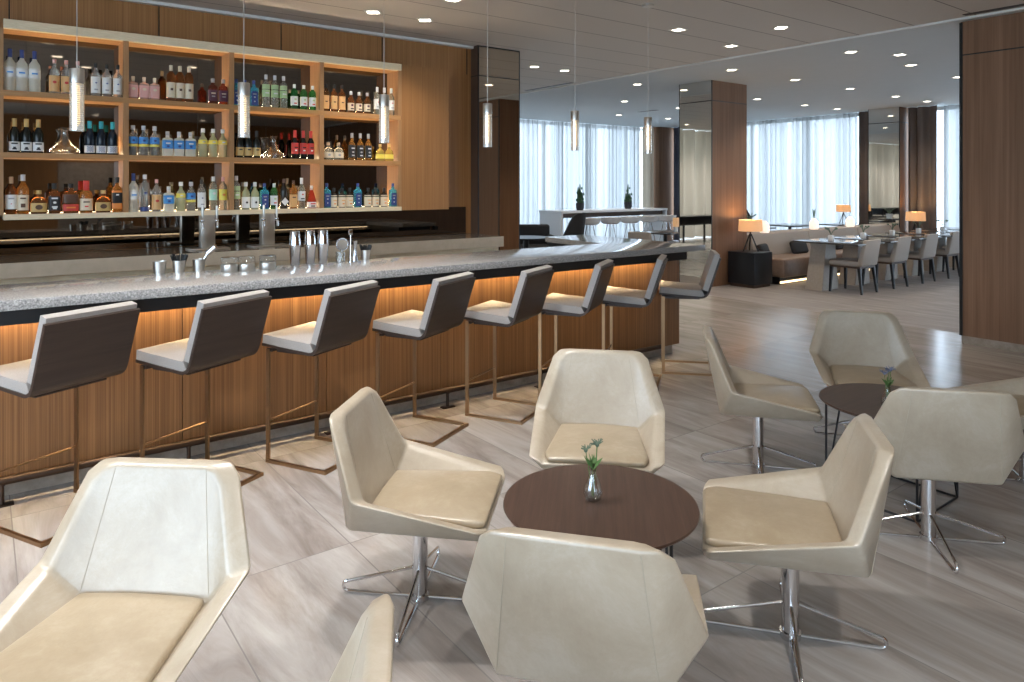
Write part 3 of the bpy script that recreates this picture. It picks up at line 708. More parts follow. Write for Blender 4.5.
# kind: shape, height, radius, glass, cap material, cap (z0,z1 frac, r frac), labels [(z0,z1,mat)], prints [(shape,z,mat,size)], words
K = {
 'frost':  ('tall', .336, .040, 'g_frost', 'c_navy', (.80, 1, .36), [(.33, .55, 'c_white')], [('bar', .44, 'c_blue', .5)], 'frosted clear bottle with a blue cap'),
 'tanlbl': ('tall', .285, .036, 'g_clear', 'c_pink', (.88, 1, .36), [(.06, .52, 'c_tan')], [('oval', .33, 'c_red', .4)], 'clear bottle with a tan label and red oval'),
 'whitelb':('tall', .285, .034, 'g_clear', 'c_black', (.86, 1, .38), [(.10, .58, 'c_white')], [('oval', .40, 'c_navy', .22), ('bar', .2, 'c_grey', .4)], 'clear bottle with a white label and black cap'),
 'pink':   ('block', .198, .038, 'g_pink', 'c_cream', (.80, 1, .34), [(.08, .62, 'c_pink')], [('oval', .45, 'c_cream', .4)], 'short pink bottle with a gold stopper'),
 'rye':    ('slim', .325, .036, 'g_brown', 'c_cream', (.84, 1, .40), [(.10, .52, 'c_cream')], [('square', .33, 'c_brown', .3)], 'tall brown bottle with a cream label'),
 'redbr':  ('square', .238, .038, 'g_red', 'c_grey', (.84, 1, .42), [(.12, .55, 'c_purple')], [('bar', .42, 'c_cream', .5), ('bar', .3, 'c_grey', .4)], 'dark red brown bottle'),
 'gin':    ('block', .252, .040, 'g_blue', 'c_navy', (.86, 1, .34), [(.06, .58, 'c_navy')], [('diamond', .2, 'c_white', .16), ('bar', .48, 'c_grey', .4), ('oval', .36, 'c_silver', .22)], 'sky blue bottle with a navy label'),
 'pear':   ('slim', .32, .034, 'g_clear', 'c_silver', (.86, 1, .42), [(.56, .70, 'c_green'), (.32, .54, 'c_green')], [('bar', .44, 'c_white', .5)], 'tall clear bottle with a pale green label'),
 'green':  ('slim', .25, .034, 'g_green', 'c_white', (.84, 1, .40), [(.16, .52, 'c_white')], [('oval', .4, 'c_green', .35), ('bar', .24, 'c_red', .4)], 'green glass bottle with a white label'),
 'bourb':  ('square', .285, .032, 'g_brown', 'c_black', (.85, 1, .42), [(.10, .58, 'c_tan')], [('bar', .36, 'c_brown', .4)], 'amber rectangular bottle with an orange tan label'),
 'small':  ('med', .228, .033, 'g_brown', 'c_silver', (.84, 1, .42), [(.12, .46, 'c_cream')], [('square', .36, 'c_purple', .35), ('bar', .2, 'c_black', .5)], 'small dark bottle with a cream label'),
 'rum':    ('tall', .298, .035, 'g_pale', 'c_white', (.82, 1, .38), [(.20, .56, 'c_white')], [('oval', .45, 'c_red', .25), ('bar', .28, 'c_grey', .5)], 'pale clear bottle with a white cap and label'),
 'winew':  ('wine', .275, .036, 'g_wine', 'c_gold', (.76, 1, .44), [(.06, .32, 'c_white')], [('bar', .27, 'c_black', .6), ('bar', .15, 'c_black', .25), ('bar', .11, 'c_black', .4)], 'dark wine bottle with gold foil and a white label'),
 'winet':  ('wine', .282, .037, 'g_wineblue', 'c_teal', (.78, 1, .44), [(.05, .26, 'c_white')], [('check', .16, 'c_navy', .5)], 'dark wine bottle with teal foil and a chequered label'),
 'absol':  ('med', .262, .038, 'g_clear', 'c_silver', (.86, 1, .42), [(.40, .62, 'c_blue'), (.30, .38, 'c_yellow')], [('oval', .5, 'c_navy', .3)], 'clear bottle with a blue and yellow band'),
 'bluesq': ('block', .222, .042, 'g_frost', 'c_silver', (.84, 1, .36), [(.30, .64, 'c_blue')], [('bar', .52, 'c_white', .45), ('oval', .4, 'c_navy', .3)], 'squat clear bottle with a broad blue label'),
 'yel':    ('med', .262, .038, 'g_yellow', 'c_white', (.86, 1, .42), [(.46, .60, 'c_yellow')], [('bar', .53, 'c_white', .3)], 'pale yellow bottle with a yellow label'),
 'wineg':  ('wine', .262, .035, 'g_wine', 'c_black', (.78, 1, .44), [(.08, .38, 'c_gold')], [('bar', .30, 'c_black', .4)], 'dark wine bottle with a gold label'),
 'winer':  ('wine', .286, .033, 'g_wine', 'c_red', (.74, 1, .46), [(.18, .56, 'c_red')], [('bar', .4, 'c_black', .5), ('bar', .3, 'c_white', .3)], 'dark wine bottle with red foil and a red label'),
 'flask':  ('squat', .178, .050, 'g_pale', 'c_cork', (.84, 1, .30), [(.12, .44, 'c_cream')], [('oval', .28, 'c_grey', .3)], 'squat round pale bottle with a cork stopper'),
 'black':  ('med', .285, .034, 'g_orange', 'c_grey', (.82, 1, .42), [(.10, .56, 'c_black')], [('bar', .44, 'c_silver', .5), ('oval', .3, 'c_grey', .35), ('bar', .18, 'c_silver', .4)], 'amber bottle with a black label'),
 'flasky': ('squat', .180, .046, 'g_gold', 'c_gold', (.84, 1, .32), [(.14, .40, 'c_yellow')], [], 'squat round golden yellow bottle'),
 'malt':   ('tall', .300, .038, 'g_brown', 'c_cork', (.82, 1, .36), [(.14, .52, 'c_white')], [('bar', .42, 'c_grey', .5), ('oval', .28, 'c_red', .12)], 'brown bottle with a tall white label'),
 'malt2':  ('tall', .318, .039, 'g_orange', 'c_silver', (.84, 1, .40), [(.10, .48, 'c_cream')], [('square', .22, 'c_brown', .4), ('bar', .4, 'c_brown', .5)], 'amber bottle with a cream label'),
 'royal':  ('squat', .190, .056, 'g_brown', 'c_gold', (.84, 1, .32), [(.08, .46, 'c_gold')], [('oval', .28, 'c_brown', .45)], 'squat faceted brown bottle with a gold stopper'),
 'tenn':   ('square', .25, .040, 'g_brown', 'c_black', (.80, 1, .44), [(.10, .56, 'c_black')], [('bar', .50, 'c_white', .55), ('oval', .36, 'c_white', .3), ('bar', .22, 'c_white', .5), ('bar', .17, 'c_white', .35)], 'square whiskey bottle with a black and white label'),
 'redlbl': ('block', .245, .054, 'g_brown', 'c_black', (.86, 1, .34), [(.08, .30, 'c_red'), (.34, .64, 'c_brown')], [('bar', .19, 'c_orange', .6)], 'broad dark bottle with a red label band'),
 'wax':    ('med', .27, .046, 'g_orange', 'c_red', (.70, 1, .46), [(.08, .44, 'c_cream')], [('bar', .34, 'c_brown', .5), ('bar', .2, 'c_red', .3)], 'amber bottle with red wax dripping down the neck'),
 'orang':  ('square', .30, .037, 'g_orange', 'c_black', (.84, 1, .42), [(.10, .62, 'c_orange'), (.26, .56, 'c_black')], [('bar', .5, 'c_white', .3)], 'tall amber bottle with an orange and black label'),
 'cobalt': ('slim', .325, .037, 'g_clear', 'c_silver', (.88, 1, .42), [(.02, .13, 'c_navy')], [('oval', .5, 'c_navy', .3)], 'straight clear bottle with a cobalt blue foot'),
 'mint':   ('slim', .312, .034, 'g_pale', 'c_white', (.86, 1, .40), [(.30, .62, 'c_mint')], [('oval', .5, 'c_white', .4)], 'clear bottle with a mint green label'),
 'peach':  ('slim', .312, .034, 'g_pale', 'c_pink', (.86, 1, .40), [(.30, .62, 'c_yellow')], [('oval', .46, 'c_orange', .4)], 'clear bottle with a yellow and orange label'),
 'deco':   ('med', .262, .036, 'g_yellow', 'c_silver', (.84, 1, .42), [(.06, .46, 'c_white')], [('diamond', .26, 'c_black', .34)], 'yellow bottle with a white label and black emblem'),
 'diam':   ('tall', .295, .037, 'g_dark', 'c_brown', (.86, 1, .36), [], [('diamond', .24, 'c_white', .95)], 'black bottle with a white diamond label'),
 'conac':  ('square', .28, .034, 'g_orange', 'c_brown', (.86, 1, .36), [(.06, .50, 'c_tan')], [('bar', .4, 'c_brown', .5)], 'amber brown bottle with a tan label'),
 'vermo':  ('tall', .305, .036, 'g_pale', 'c_white', (.80, 1, .40), [(.26, .56, 'c_white')], [('oval', .46, 'c_red', .25), ('bar', .32, 'c_black', .5)], 'pale green bottle with a white label'),
 'gmar':   ('cone', .228, .042, 'g_redcone', 'c_white', (.80, 1, .34), [(.04, .28, 'c_white')], [('bar', .2, 'c_red', .6), ('bar', .1, 'c_black', .5)], 'red cone shaped bottle with a white label'),
 'jug':    ('med', .205, .037, 'g_dark', 'c_black', (.80, 1, .40), [(.04, .62, 'c_cream')], [('bar', .36, 'c_tan', .5), ('bar', .2, 'c_orange', .3)], 'short dark bottle with a tall cream label'),
}
CACHE = {}
def label_band(bm, prof, sq, R, hgt, z0, z1, sy=1.0, n=32, span=1.25):
    # a sleeve just outside the body between two heights, covering the front third to half
    pr = []
    def rad(f):
        for (ra, a), (rb, b) in zip(prof, prof[1:]):
            if a <= f <= b and b > a: return ra + (rb - ra) * (f - a) / (b - a)
        return 1
    zs = [z0 + (z1 - z0) * k / 4 for k in range(5)]
    rows = []
    for f in zs:
        r = rad(f) * R + .0012; row = []
        for i in range(n + 1):
            a = -PI / 2 + (i / n - .5) * PI * span; c_, s_ = math.cos(a), math.sin(a)
            k = (abs(c_) ** sq + abs(s_) ** sq) ** (-1 / sq) if sq else 1
            row.append(bm.bm.verts.new((r * k * c_, r * k * s_ * sy, f * hgt)))
        rows.append(row)
    for a, b in zip(rows, rows[1:]):
        for i in range(n): bm.bm.faces.new((a[i], a[i + 1], b[i + 1], b[i]))
def bottle_proto(kind):
    shp, h, R, gm, cm, cap, labs, prints, words = K[kind]
    prof, sq = SH[shp]; sy = .72 if shp in ('squat', 'block', 'square') and kind not in ('tenn',) else 1.0
    if R > .045: sy = .62
    t = thing('wine_bottle' if shp == 'wine' else 'liquor_bottle', '', 'bottle')
    B().lathe([(r * R, z * h) for r, z in prof], 28, sq=sq, sy=sy).build('glass', gm, t, angle=50)
    c0, c1, cr = cap
    B().lathe([(0, c0 * h), (cr * R, c0 * h), (cr * R * 1.06, (c0 + .01) * h), (cr * R * 1.06, (c1 - .01) * h), (cr * R, c1 * h), (0, c1 * h)], 18).build('cap', cm, t)
    lo = None
    for k, (z0, z1, lm) in enumerate(labs):
        b = B(); label_band(b, prof, sq, R + .0004 * k, h, z0, z1, sy, span=.42 if kind == 'gin' else 1.25); lo = b.build('label', lm, t)
    if prints:
        for (sh_, zf, pm, sz) in prints:
            b = B(); y = -(R * (1.0) * sy) - .0022; w = sz * R; z = zf * h
            if sh_ == 'bar': b.box(-w, w, y, y + .004, z - .006, z + .006)
            elif sh_ == 'square': b.box(-w, w, y, y + .004, z - w, z + w)
            elif sh_ == 'diamond': b.extrude_x([(y, 0)] * 3, 0, 0) if False else b.faces([(-w, y, z), (0, y - .001, z - w * 1.15), (w, y, z), (0, y - .001, z + w * 1.15), (-w, y + .004, z), (0, y + .004, z - w * 1.15), (w, y + .004, z), (0, y + .004, z + w * 1.15)], [(0, 1, 2, 3), (7, 6, 5, 4), (0, 4, 5, 1), (1, 5, 6, 2), (2, 6, 7, 3), (3, 7, 4, 0)])
            elif sh_ == 'oval':
                n = 18; v0 = [(w * math.cos(2 * PI * i / n), y, z + w * .8 * math.sin(2 * PI * i / n)) for i in range(n)]; v1 = [(p[0], y + .004, p[2]) for p in v0]
                b.faces(v0 + v1, [tuple(range(n)), tuple(range(2 * n - 1, n - 1, -1))] + [(i, i + n, (i + 1) % n + n, (i + 1) % n) for i in range(n)])
            elif sh_ == 'check':
                for ix in range(-2, 3):
                    for iz in range(-2, 3):
                        if (ix + iz) % 2 == 0: b.box(ix * .009 - .0042, ix * .009 + .0042, y + .0008 * abs(ix), y + .004 + .001 * abs(ix), z + iz * .009 - .0042, z + iz * .009 + .0042)
            b.build('emblem', pm, lo or t, smooth=False)
    return t
ROWN = ['bottom shelf', 'middle shelf', 'top shelf']; BAYN = ['leftmost bay', 'second bay', 'third bay', 'rightmost bay']
layout = {
 (2, 0): [('frost', 10), ('frost', 22), ('frost', 34.7), ('tanlbl', 54.5), ('tanlbl', 66.5), ('tanlbl', 78), ('whitelb', 96), ('whitelb', 107), ('whitelb', 118)],
 (2, 1): [('pink', 133.5), ('pink', 144.5), ('pink', 155), ('rye', 171.5), ('rye', 180.5), ('rye', 189.5), ('redbr', 213.3), ('redbr', 223.8)],
 (2, 2): [('gin', 236.8), ('gin', 245.6), ('gin', 254.5), ('pear', 266.7), ('pear', 275.5), ('pear', 284.2), ('green', 295), ('green', 304.5), ('green', 313.3)],
 (2, 3): [('bourb', 326.5), ('bourb', 334.8), ('bourb', 342.8), ('small', 351.8), ('small', 359.8), ('small', 368), ('rum', 378), ('rum', 385.2), ('rum', 392)],
 (1, 0): [('winew', 14.5), ('winew', 26.5), ('winew', 38.5), ('DEC', 65.5), ('winet', 90), ('winet', 101.5), ('winet', 113)],
 (1, 1): [('absol', 133.3), ('absol', 144), ('absol', 155), ('bluesq', 168), ('bluesq', 179.5), ('bluesq', 191), ('yel', 203.5), ('yel', 213.6), ('yel', 223.3)],
 (1, 2): [('wineg', 240.5), ('wineg', 249), ('wineg', 257.3), ('DEC', 276), ('winer', 295.7), ('winer', 304), ('winer', 311.6)],
 (1, 3): [('flask', 329), ('flask', 339.3), ('black', 352.7), ('black', 361), ('black', 369.2), ('flasky', 381), ('flasky', 390)],
 (0, 0): [('malt', 11.2), ('malt2', 23), ('royal', 39), ('tenn', 54.5), ('redlbl', 71), ('wax', 86.5), ('royal', 103.3), ('orang', 117.5)],
 (0, 1): [('frost', 133.6), ('cobalt', 145.2), ('tanlbl', 156.8), ('bluesq', 169), ('yel', 181.3), ('absol', 191.7), ('whitelb', 202), ('mint', 213.7), ('peach', 223.7)],
 (0, 2): [('pear', 237.2), ('deco', 246.5), ('deco', 255.5), ('gin', 265.4), ('green', 274.5), ('diam', 284.8), ('conac', 294), ('vermo', 302), ('gmar', 312)],
 (0, 3): [('gin', 327.3), ('jug', 334.7), ('jug', 342.6), ('jug', 350.4), ('gin', 358.7), ('jug', 368.7), ('jug', 376.6), ('jug', 384.5), ('gin', 393.3)],
}
def decanter(x, z, lab):
    t = thing('decanter', lab, 'decanter', (x, 6.98, z), 0, 'glass decanters on the middle shelf')
    B().lathe([(0, 0), (.07, 0), (.105, .022), (.112, .034), (.085, .062), (.05, .10), (.03, .15), (.026, .185), (.042, .222), (.036, .222), (.022, .186), (.026, .15), (.046, .10), (.08, .062), (.10, .034), (.066, .006), (0, .006)], 36).build('glass', 'glass_thin', t)
YBOT = 6.918
nb = 0
for (row, bay), items in layout.items():
    tot = {}
    for k, _ in items: tot[k] = tot.get(k, 0) + 1
    seen = {}
    for k, px in items:
        x = x_on_y(px, YBOT - .02); z = ZS[row]
        if k == 'DEC':
            decanter(x, z, 'clear wide bottomed glass decanter in the %s of the middle shelf' % BAYN[bay]); continue
        seen[k] = seen.get(k, 0) + 1; n = tot[k]; words = K[k][8]
        if n == 1: lab = '%s, %s, %s' % (words, ROWN[row], BAYN[bay])
        elif (row, bay) == (0, 3):
            lab = '%s %s from the left, %s, %s' % (words if k != 'jug' else 'short dark bottle with cream label', '', ROWN[row], BAYN[bay]) if False else '%s %s, %s, %s' % (ORD[seen[k] - 1], words, ROWN[row], BAYN[bay])
        elif n == 2: lab = '%s %s, %s, %s' % (['left', 'right'][seen[k] - 1], words, ROWN[row], BAYN[bay])
        else: lab = '%s %s, %s, %s' % (['left', 'middle', 'right'][seen[k] - 1], words, ROWN[row], BAYN[bay])
        lab = ' '.join(lab.split())
        grp = 'bottles on the %s, %s' % (ROWN[row], BAYN[bay])
        yy = YBOT + (.0 if row else random.uniform(-.01, .01))
        if k not in CACHE:
            p = bottle_proto(k); p.location = (x, yy, z); p['label'] = lab; p['group'] = grp; CACHE[k] = p
        else: dup(CACHE[k], (x, yy, z), 0, lab, grp)
# ================================================================ on the counters
def beer_tap(px, lab):
    x, y = x_on_y(px, 6.72), 6.72
    t = thing('beer_tap', lab, 'beer tap', (x, y, 1.028), 0, 'beer taps on the back counter')
    B().box(-.058, .058, -.05, .05, .012, .30, .004).build('tower', 'steel', t)
    B().box(-.17, .17, -.13, .06, 0, .012, .003).build('drip_tray', 'steel', t)
    for s_ in (-1, 1):
        f_ = B().tube([(s_ * .06, -.04, .25), (s_ * .06, -.09, .25), (s_ * .062, -.115, .235), (s_ * .062, -.12, .19)], .010, 10).sphere(s_ * .06, -.09, .255, .018).build('faucet', 'chrome', t)
        B().lathe([(.006, .26), (.009, .28), (.012, .33), (.010, .385), (0, .39)], 12, s_ * .06, -.095).build('handle', 'steel', f_)
beer_tap(207, 'left stainless beer tap tower on the back counter')
beer_tap(267, 'right stainless beer tap tower on the back counter')
ZB = 1.07
def cup(px, py, lab, fill=None, r=.038, h=.074):
    x, y = at_z(px, py, ZB)
    t = thing('metal_cup', lab, 'cup', (x, y, ZB), 0, 'small metal cups on the bar')
    B().lathe([(0, 0), (r * .78, 0), (r, h), (r * .94, h), (r * .73, .006), (0, .006)], 24).build('body', 'steel', t)
    if fill == 'straws':
        b = B(); rnd = random.Random(2)
        for k in range(34):
            a = rnd.uniform(0, 2 * PI); q = math.sqrt(rnd.random()) * r * .75
            b.tube([(q * .6 * math.cos(a), q * .6 * math.sin(a), .02), (q * 1.75 * math.cos(a), q * 1.75 * math.sin(a), h + .026 + .012 * rnd.random())], .0042, 5)
        b.build('straws', 'straw_black', t, smooth=False); t.children[-1]['kind'] = 'stuff'
    if fill == 'scoop':
        s2 = thing('bar_scoop', 'steel scoop leaning out of the third small cup on the bar', 'scoop', (x, y, ZB))
        B().tube([(-.006, .004, .012), (.048, -.036, .12)], .008, 8).tube([(.044, -.033, .112), (.082, -.062, .152)], .017, 10).build('handle', 'chrome', s2)
cup(159.5, 273.5, 'small plain steel cup on the bar, leftmost of the row')
cup(179, 272.5, 'small steel cup full of black straws left of the scoop', 'straws')
cup(199, 271, 'small steel cup holding a steel scoop on the bar', 'scoop')
cup(365.5, 260, 'steel cup with black straws right of the cocktail tools', 'straws', .034, .072)
def tin(px, py, lab):
    x, y = at_z(px, py, ZB)
    t = thing('garnish_jar', lab, 'jar', (x, y, ZB), 0, 'low lidded jars on the bar')
    B().lathe([(0, 0), (.048, 0), (.05, .004), (.05, .042), (.045, .047), (0, .047)], 28).build('jar', 'steel', t)
    B().lathe([(.0, .048), (.042, .048), (.050, .058), (.052, .082), (.047, .088), (0, .084)], 28).build('lid', 'glass_thin', t)
for px, py, lab in ((229.5, 271.5, 'left low lidded steel jar on the bar'), (246.5, 270.5, 'middle low lidded steel jar on the bar'), (267.5, 269.3, 'right low lidded steel jar beside the shakers')): tin(px, py, lab)
def shaker(px, py, lab):
    x, y = at_z(px, py, ZB)
    t = thing('cocktail_shaker', lab, 'shaker', (x, y, ZB), 0, 'steel cocktail shakers on the bar')
    B().lathe([(0, 0), (.027, 0), (.029, .006), (.039, .125), (.040, .132), (.036, .132), (0, .130)], 28).build('cup', 'chrome', t)
    B().lathe([(.0365, .1325), (.036, .16), (.031, .218), (.029, .225), (0, .226)], 28).build('cap', 'chrome', t)
for px, py, lab in ((295, 265, 'left tall steel cocktail shaker on the bar'), (310.2, 263.8, 'middle tall steel cocktail shaker on the bar'), (323, 263, 'right tall steel cocktail shaker on the bar')): shaker(px, py, lab)
x, y = at_z(340.5, 262, ZB)
t = thing('tool_tumbler', 'glass tumbler of cocktail tools with a round strainer', 'tumbler', (x, y, ZB))
B().lathe([(0, 0), (.032, 0), (.034, .07), (.032, .07), (.030, .008), (0, .008)], 24).build('glass', 'glass_thin', t)
t = thing('cocktail_strainer', 'round coiled cocktail strainer leaning in the tumbler', 'strainer', (x, y, ZB), -math.atan2(x, y))
B().tube([(.012 + .040 * math.cos(a * PI / 9), -.006, .122 + .040 * math.sin(a * PI / 9)) for a in range(18)], .006, 8, closed=True).tube([(.012, -.006, .085), (-.005, .0, .012)], .006, 8).build('rim', 'chrome', t)
b = B().lathe([(0, -.002), (.036, -.002), (.036, .002), (0, .002)], 24)
bmesh.ops.rotate(b.bm, verts=b.bm.verts, cent=(0, 0, 0), matrix=Matrix.Rotation(PI / 2 + .45, 3, 'X')); bmesh.ops.translate(b.bm, verts=b.bm.verts, vec=(.012, -.006, .122))
b.build('plate', 'steel', t)
x, y = at_z(350.5, 262, ZB)
t = thing('bar_spoon', 'tall thin bar spoon standing in a slim glass', 'spoon', (x, y, ZB))
B().tube([(0, 0, .0), (.002, 0, .21)], .0035, 8).box(-.014, .016, -.004, .004, .185, .225, .003).lathe([(0, 0), (.014, 0), (.014, .004), (0, .004)], 16).build('shaft', 'chrome', t)
x, y = at_z(355, 261, ZB)
t = thing('jigger', 'double ended steel jigger standing beside the bar spoon', 'jigger', (x, y, ZB))
B().lathe([(0, 0), (.022, 0), (.021, .006), (.010, .068), (.010, .075), (.019, .135), (.021, .14), (.018, .14), (0, .085)], 24).build('body', 'chrome', t)
# ================================================================ pendants
YP = 4.47
plab = ['pendant lamp nearest the left edge, in front of the first shelf bay', 'pendant lamp in front of the third shelf bay', 'pendant lamp in front of the rightmost shelf bay',
        'pendant lamp in front of the dark mirrored pillar', 'pendant lamp in front of the far sheer curtain', 'pendant lamp farthest right, left of the mirrored wood pillar']
def pendant(x, lab):
    t = thing('pendant_lamp', 'slim ribbed glass ' + lab, 'lamp', (x, YP, 0), 0, 'glass tube pendants over the bar')
    B().lathe([(0, ZC), (.055, ZC), (.055, ZC - .018), (.05, ZC - .022), (0, ZC - .022)], 28).build('canopy', 'steel', t)
    B().cyl(0, 0, 2.228, ZC - .02, .0022, 8).build('cable', 'wire', t)
    B().lathe([(.0352, 1.892), (.0352, 2.150), (.033, 2.150), (.033, 1.892)], 32).build('glass_tube', 'pendant_glass', t)
    B().lathe([(0, 2.228), (.034, 2.228), (.036, 2.224), (.036, 2.150), (.012, 2.146), (0, 2.146)], 28).build('cap', 'steel', t)
    B().lathe([(0, 2.142), (.013, 2.142), (.015, 2.10), (.015, 1.94), (.012, 1.925), (0, 1.92)], 16).build('bulb', 'bulb_glow', t)
for i, x in enumerate((.418, 1.297, 2.247, 3.126, 4.03, 4.937)): pendant(x, plab[i])
# ================================================================ far lounge behind the bar
t = thing('communal_table', 'long white high table in front of the far sheer curtain', 'table', (0, 11.55, 0))
for_ = lambda mb, n, m: local(mb, n, m, t)
for_(B().box(9.72, 13.05, 11.2, 11.95, 1.0, 1.05, .003), 'tabletop', 'white_top')
for_(B().box(9.72, 9.78, 11.22, 11.93, 0, 1.0), 'leg', 'white_top'); for_(B().box(12.99, 13.05, 11.22, 11.93, 0, 1.0), 'leg', 'white_top')
for_(B().box(9.8, 12.98, 11.30, 11.34, .90, .998), 'apron', 'wood_dark')
def cactus(px, lab, seed):
    Y = 11.5; x = x_on_y(px, Y); rnd = random.Random(seed)
    t = thing('potted_cactus', lab, 'plant', (x, Y, 1.05), 0, 'potted cacti on the communal table')
    B().lathe([(0, 0), (.07, 0), (.09, .05), (.095, .14), (.088, .16), (.08, .155), (.08, .13), (0, .13)], 24).build('pot', 'pot_dark', t)
    for k in range(7):
        a = k * 2 * PI / 7; r = .045 if k else 0; hh = .12 + .30 * rnd.random() if k else .44
        b = B().lathe([(0, .12), (.016, .13), (.02, .2), (.019, .13 + hh * .8), (.008, .13 + hh), (0, .13 + hh + .005)], 10, r * math.cos(a), r * math.sin(a))
        b.build('stem', 'leaf', t)
        if k % 2 == 0:
            b = B()
            for q in range(6): b.sphere(r * math.cos(a) + .040 * math.cos(q * 2.4), r * math.sin(a) + .040 * math.sin(q * 2.4), .17 + q * hh * .14, .017, sz=2.0, u=8, v=6)
            b.build('pad', 'leaf', t)
cactus(580, 'dark potted cactus on the left of the high white table', 1); cactus(628, 'dark potted cactus on the right of the high white table', 4)
def white_stool(x, y, lab, proto=None):
    t = thing('counter_stool', lab, 'stool', (x, y, 0), 0, 'white stools at the high table')
    B().lathe([(0, .76), (.15, .765), (.205, .80), (.235, .90), (.225, .90), (.19, .81), (.14, .785), (0, .78)], 24).build('seat', 'white_plastic', t)
    for k in range(4):
        a = PI / 4 + k * PI / 2; B().tube([(.06 * math.cos(a), .06 * math.sin(a), .77), (.21 * math.cos(a), .21 * math.sin(a), .004)], .011, 8).build('leg', 'chrome', t)
    B().tube([(.15 * math.cos(a_ * PI / 10), .15 * math.sin(a_ * PI / 10), .27) for a_ in range(20)], .008, 6, closed=True).build('footring', 'chrome', t)
    return t
ws = white_stool(10.25, 10.9, 'white shell stool at the high white table, leftmost')
for k, x in enumerate((10.85, 11.45, 12.05, 12.65)): dup(ws, (x, 10.9, 0), 0, 'white shell stool at the high white table, %s from the left' % ORD[k + 1])
# high back swivel armchair
def highback(x, y, rz, lab, inner='fabric_black'):
    t = thing('wing_chair', lab, 'armchair', (x, y, 0), rz, 'high backed chairs by the windows')
    n = 20; bm = B(); ln = B()
    def top(a):
        u = max(0, min(1, (1.75 - abs(a)) / 1.15)); return .50 + .62 * u * u * (3 - 2 * u)
    def grid(m, off, kmax):
        g = []
        for j in range(n + 1):
            a = -1.95 + 3.9 * j / n; col = []
            for i in range(6):
                f = i / 5; z = .28 + (top(a) - .28) * f * kmax; lean = .10 * max(0, z - .4)
                col.append(m.bm.verts.new(((.36 - off + lean * .3) * math.sin(a), -(.34 - off + lean) * math.cos(a), z)))
            g.append(col)
        return g
    o_, i_ = grid(bm, 0, 1), grid(bm, .04, 1)
    for g in (o_, i_):
        for a, b in zip(g, g[1:]):
            for i in range(5): bm.bm.faces.new((a[i], b[i], b[i + 1], a[i + 1]))
    for j in range(n):
        bm.bm.faces.new((o_[j][5], o_[j + 1][5], i_[j + 1][5], i_[j][5])); bm.bm.faces.new((o_[j][0], i_[j][0], i_[j + 1][0], o_[j + 1][0]))
    for j in (0, n):
        for i in range(5): bm.bm.faces.new((o_[j][i], o_[j][i + 1], i_[j][i + 1], i_[j][i]))
    bm.build('shell', 'fabric_black', t, angle=50)
    g1, g2 = grid(ln, .041, .985), grid(ln, .055, .985)
    for g in (g1, g2):
        for a, b in zip(g, g[1:]):
            for i in range(5): ln.bm.faces.new((a[i], b[i], b[i + 1], a[i + 1]))
    for j in range(n):
        ln.bm.faces.new((g1[j][5], g1[j + 1][5], g2[j + 1][5], g2[j][5])); ln.bm.faces.new((g1[j][0], g2[j][0], g2[j + 1][0], g1[j + 1][0]))
    for j in (0, n):
        for i in range(5): ln.bm.faces.new((g1[j][i], g1[j][i + 1], g2[j][i + 1], g2[j][i]))
    ln.build('lining', inner, t, angle=50)
    B().box(-.27, .27, -.26, .28, .30, .44, .03, 3).build('seat_cushion', inner, t)
    B().cyl(0, 0, .02, .30, .03, 16).lathe([(0, 0), (.25, 0), (.25, .012), (.04, .025), (0, .025)], 28).build('pedestal', 'black_metal', t)
highback(8.05, 9.25, .55, 'black high backed armchair beyond the bar wing, in profile')
highback(13.75, 9.25, PI + .5, 'black armchair standing before the right sheer curtain')
t = thing('low_table', 'black round low table beside the dark pillar', 'table', (7.62, 9.72, 0))
B().lathe([(0, .66), (.42, .66), (.42, .69), (0, .69)], 40).build('tabletop', 'black_lacquer', t); B().cyl(0, 0, .0, .66, .05, 16).lathe([(0, 0), (.28, 0), (.28, .015), (.05, .03), (0, .03)], 28).build('pedestal', 'black_metal', t)
t = thing('tub_chair', 'black tub chair right of the dark pillar', 'armchair', (8.55, 10.7, 0), 2.6)
B().box(-.36, .36, -.34, .34, .18, .44, .05, 3).build('seat', 'fabric_black', t); B().box(-.38, .38, -.40, -.26, .18, .82, .05, 3).build('backrest', 'fabric_black', t)
for s_ in (-1, 1): B().box(s_ * .38 - .06, s_ * .38 + .06, -.36, .34, .18, .62, .04, 3).build('armrest', 'fabric_black', t)
for sx in (-1, 1):
    for sy in (-1, 1): B().cyl(sx * .3, sy * .28, 0, .2, .018, 10).build('leg', 'black_metal', t)
t = thing('console_table', 'long dark console in front of the cream drape, reflected in the pillar mirrors', 'table', (2.4, 12.75, 0))
B().box(-2.2, 2.2, -.25, .25, .50, .74, .004).build('top', 'black_lacquer', t)
for sx in (-2.1, -.7, .7, 2.1):
    for sy in (-.2, .2): B().box(sx - .02, sx + .02, sy - .02, sy + .02, 0, .50).build('leg', 'black_metal', t, smooth=False)
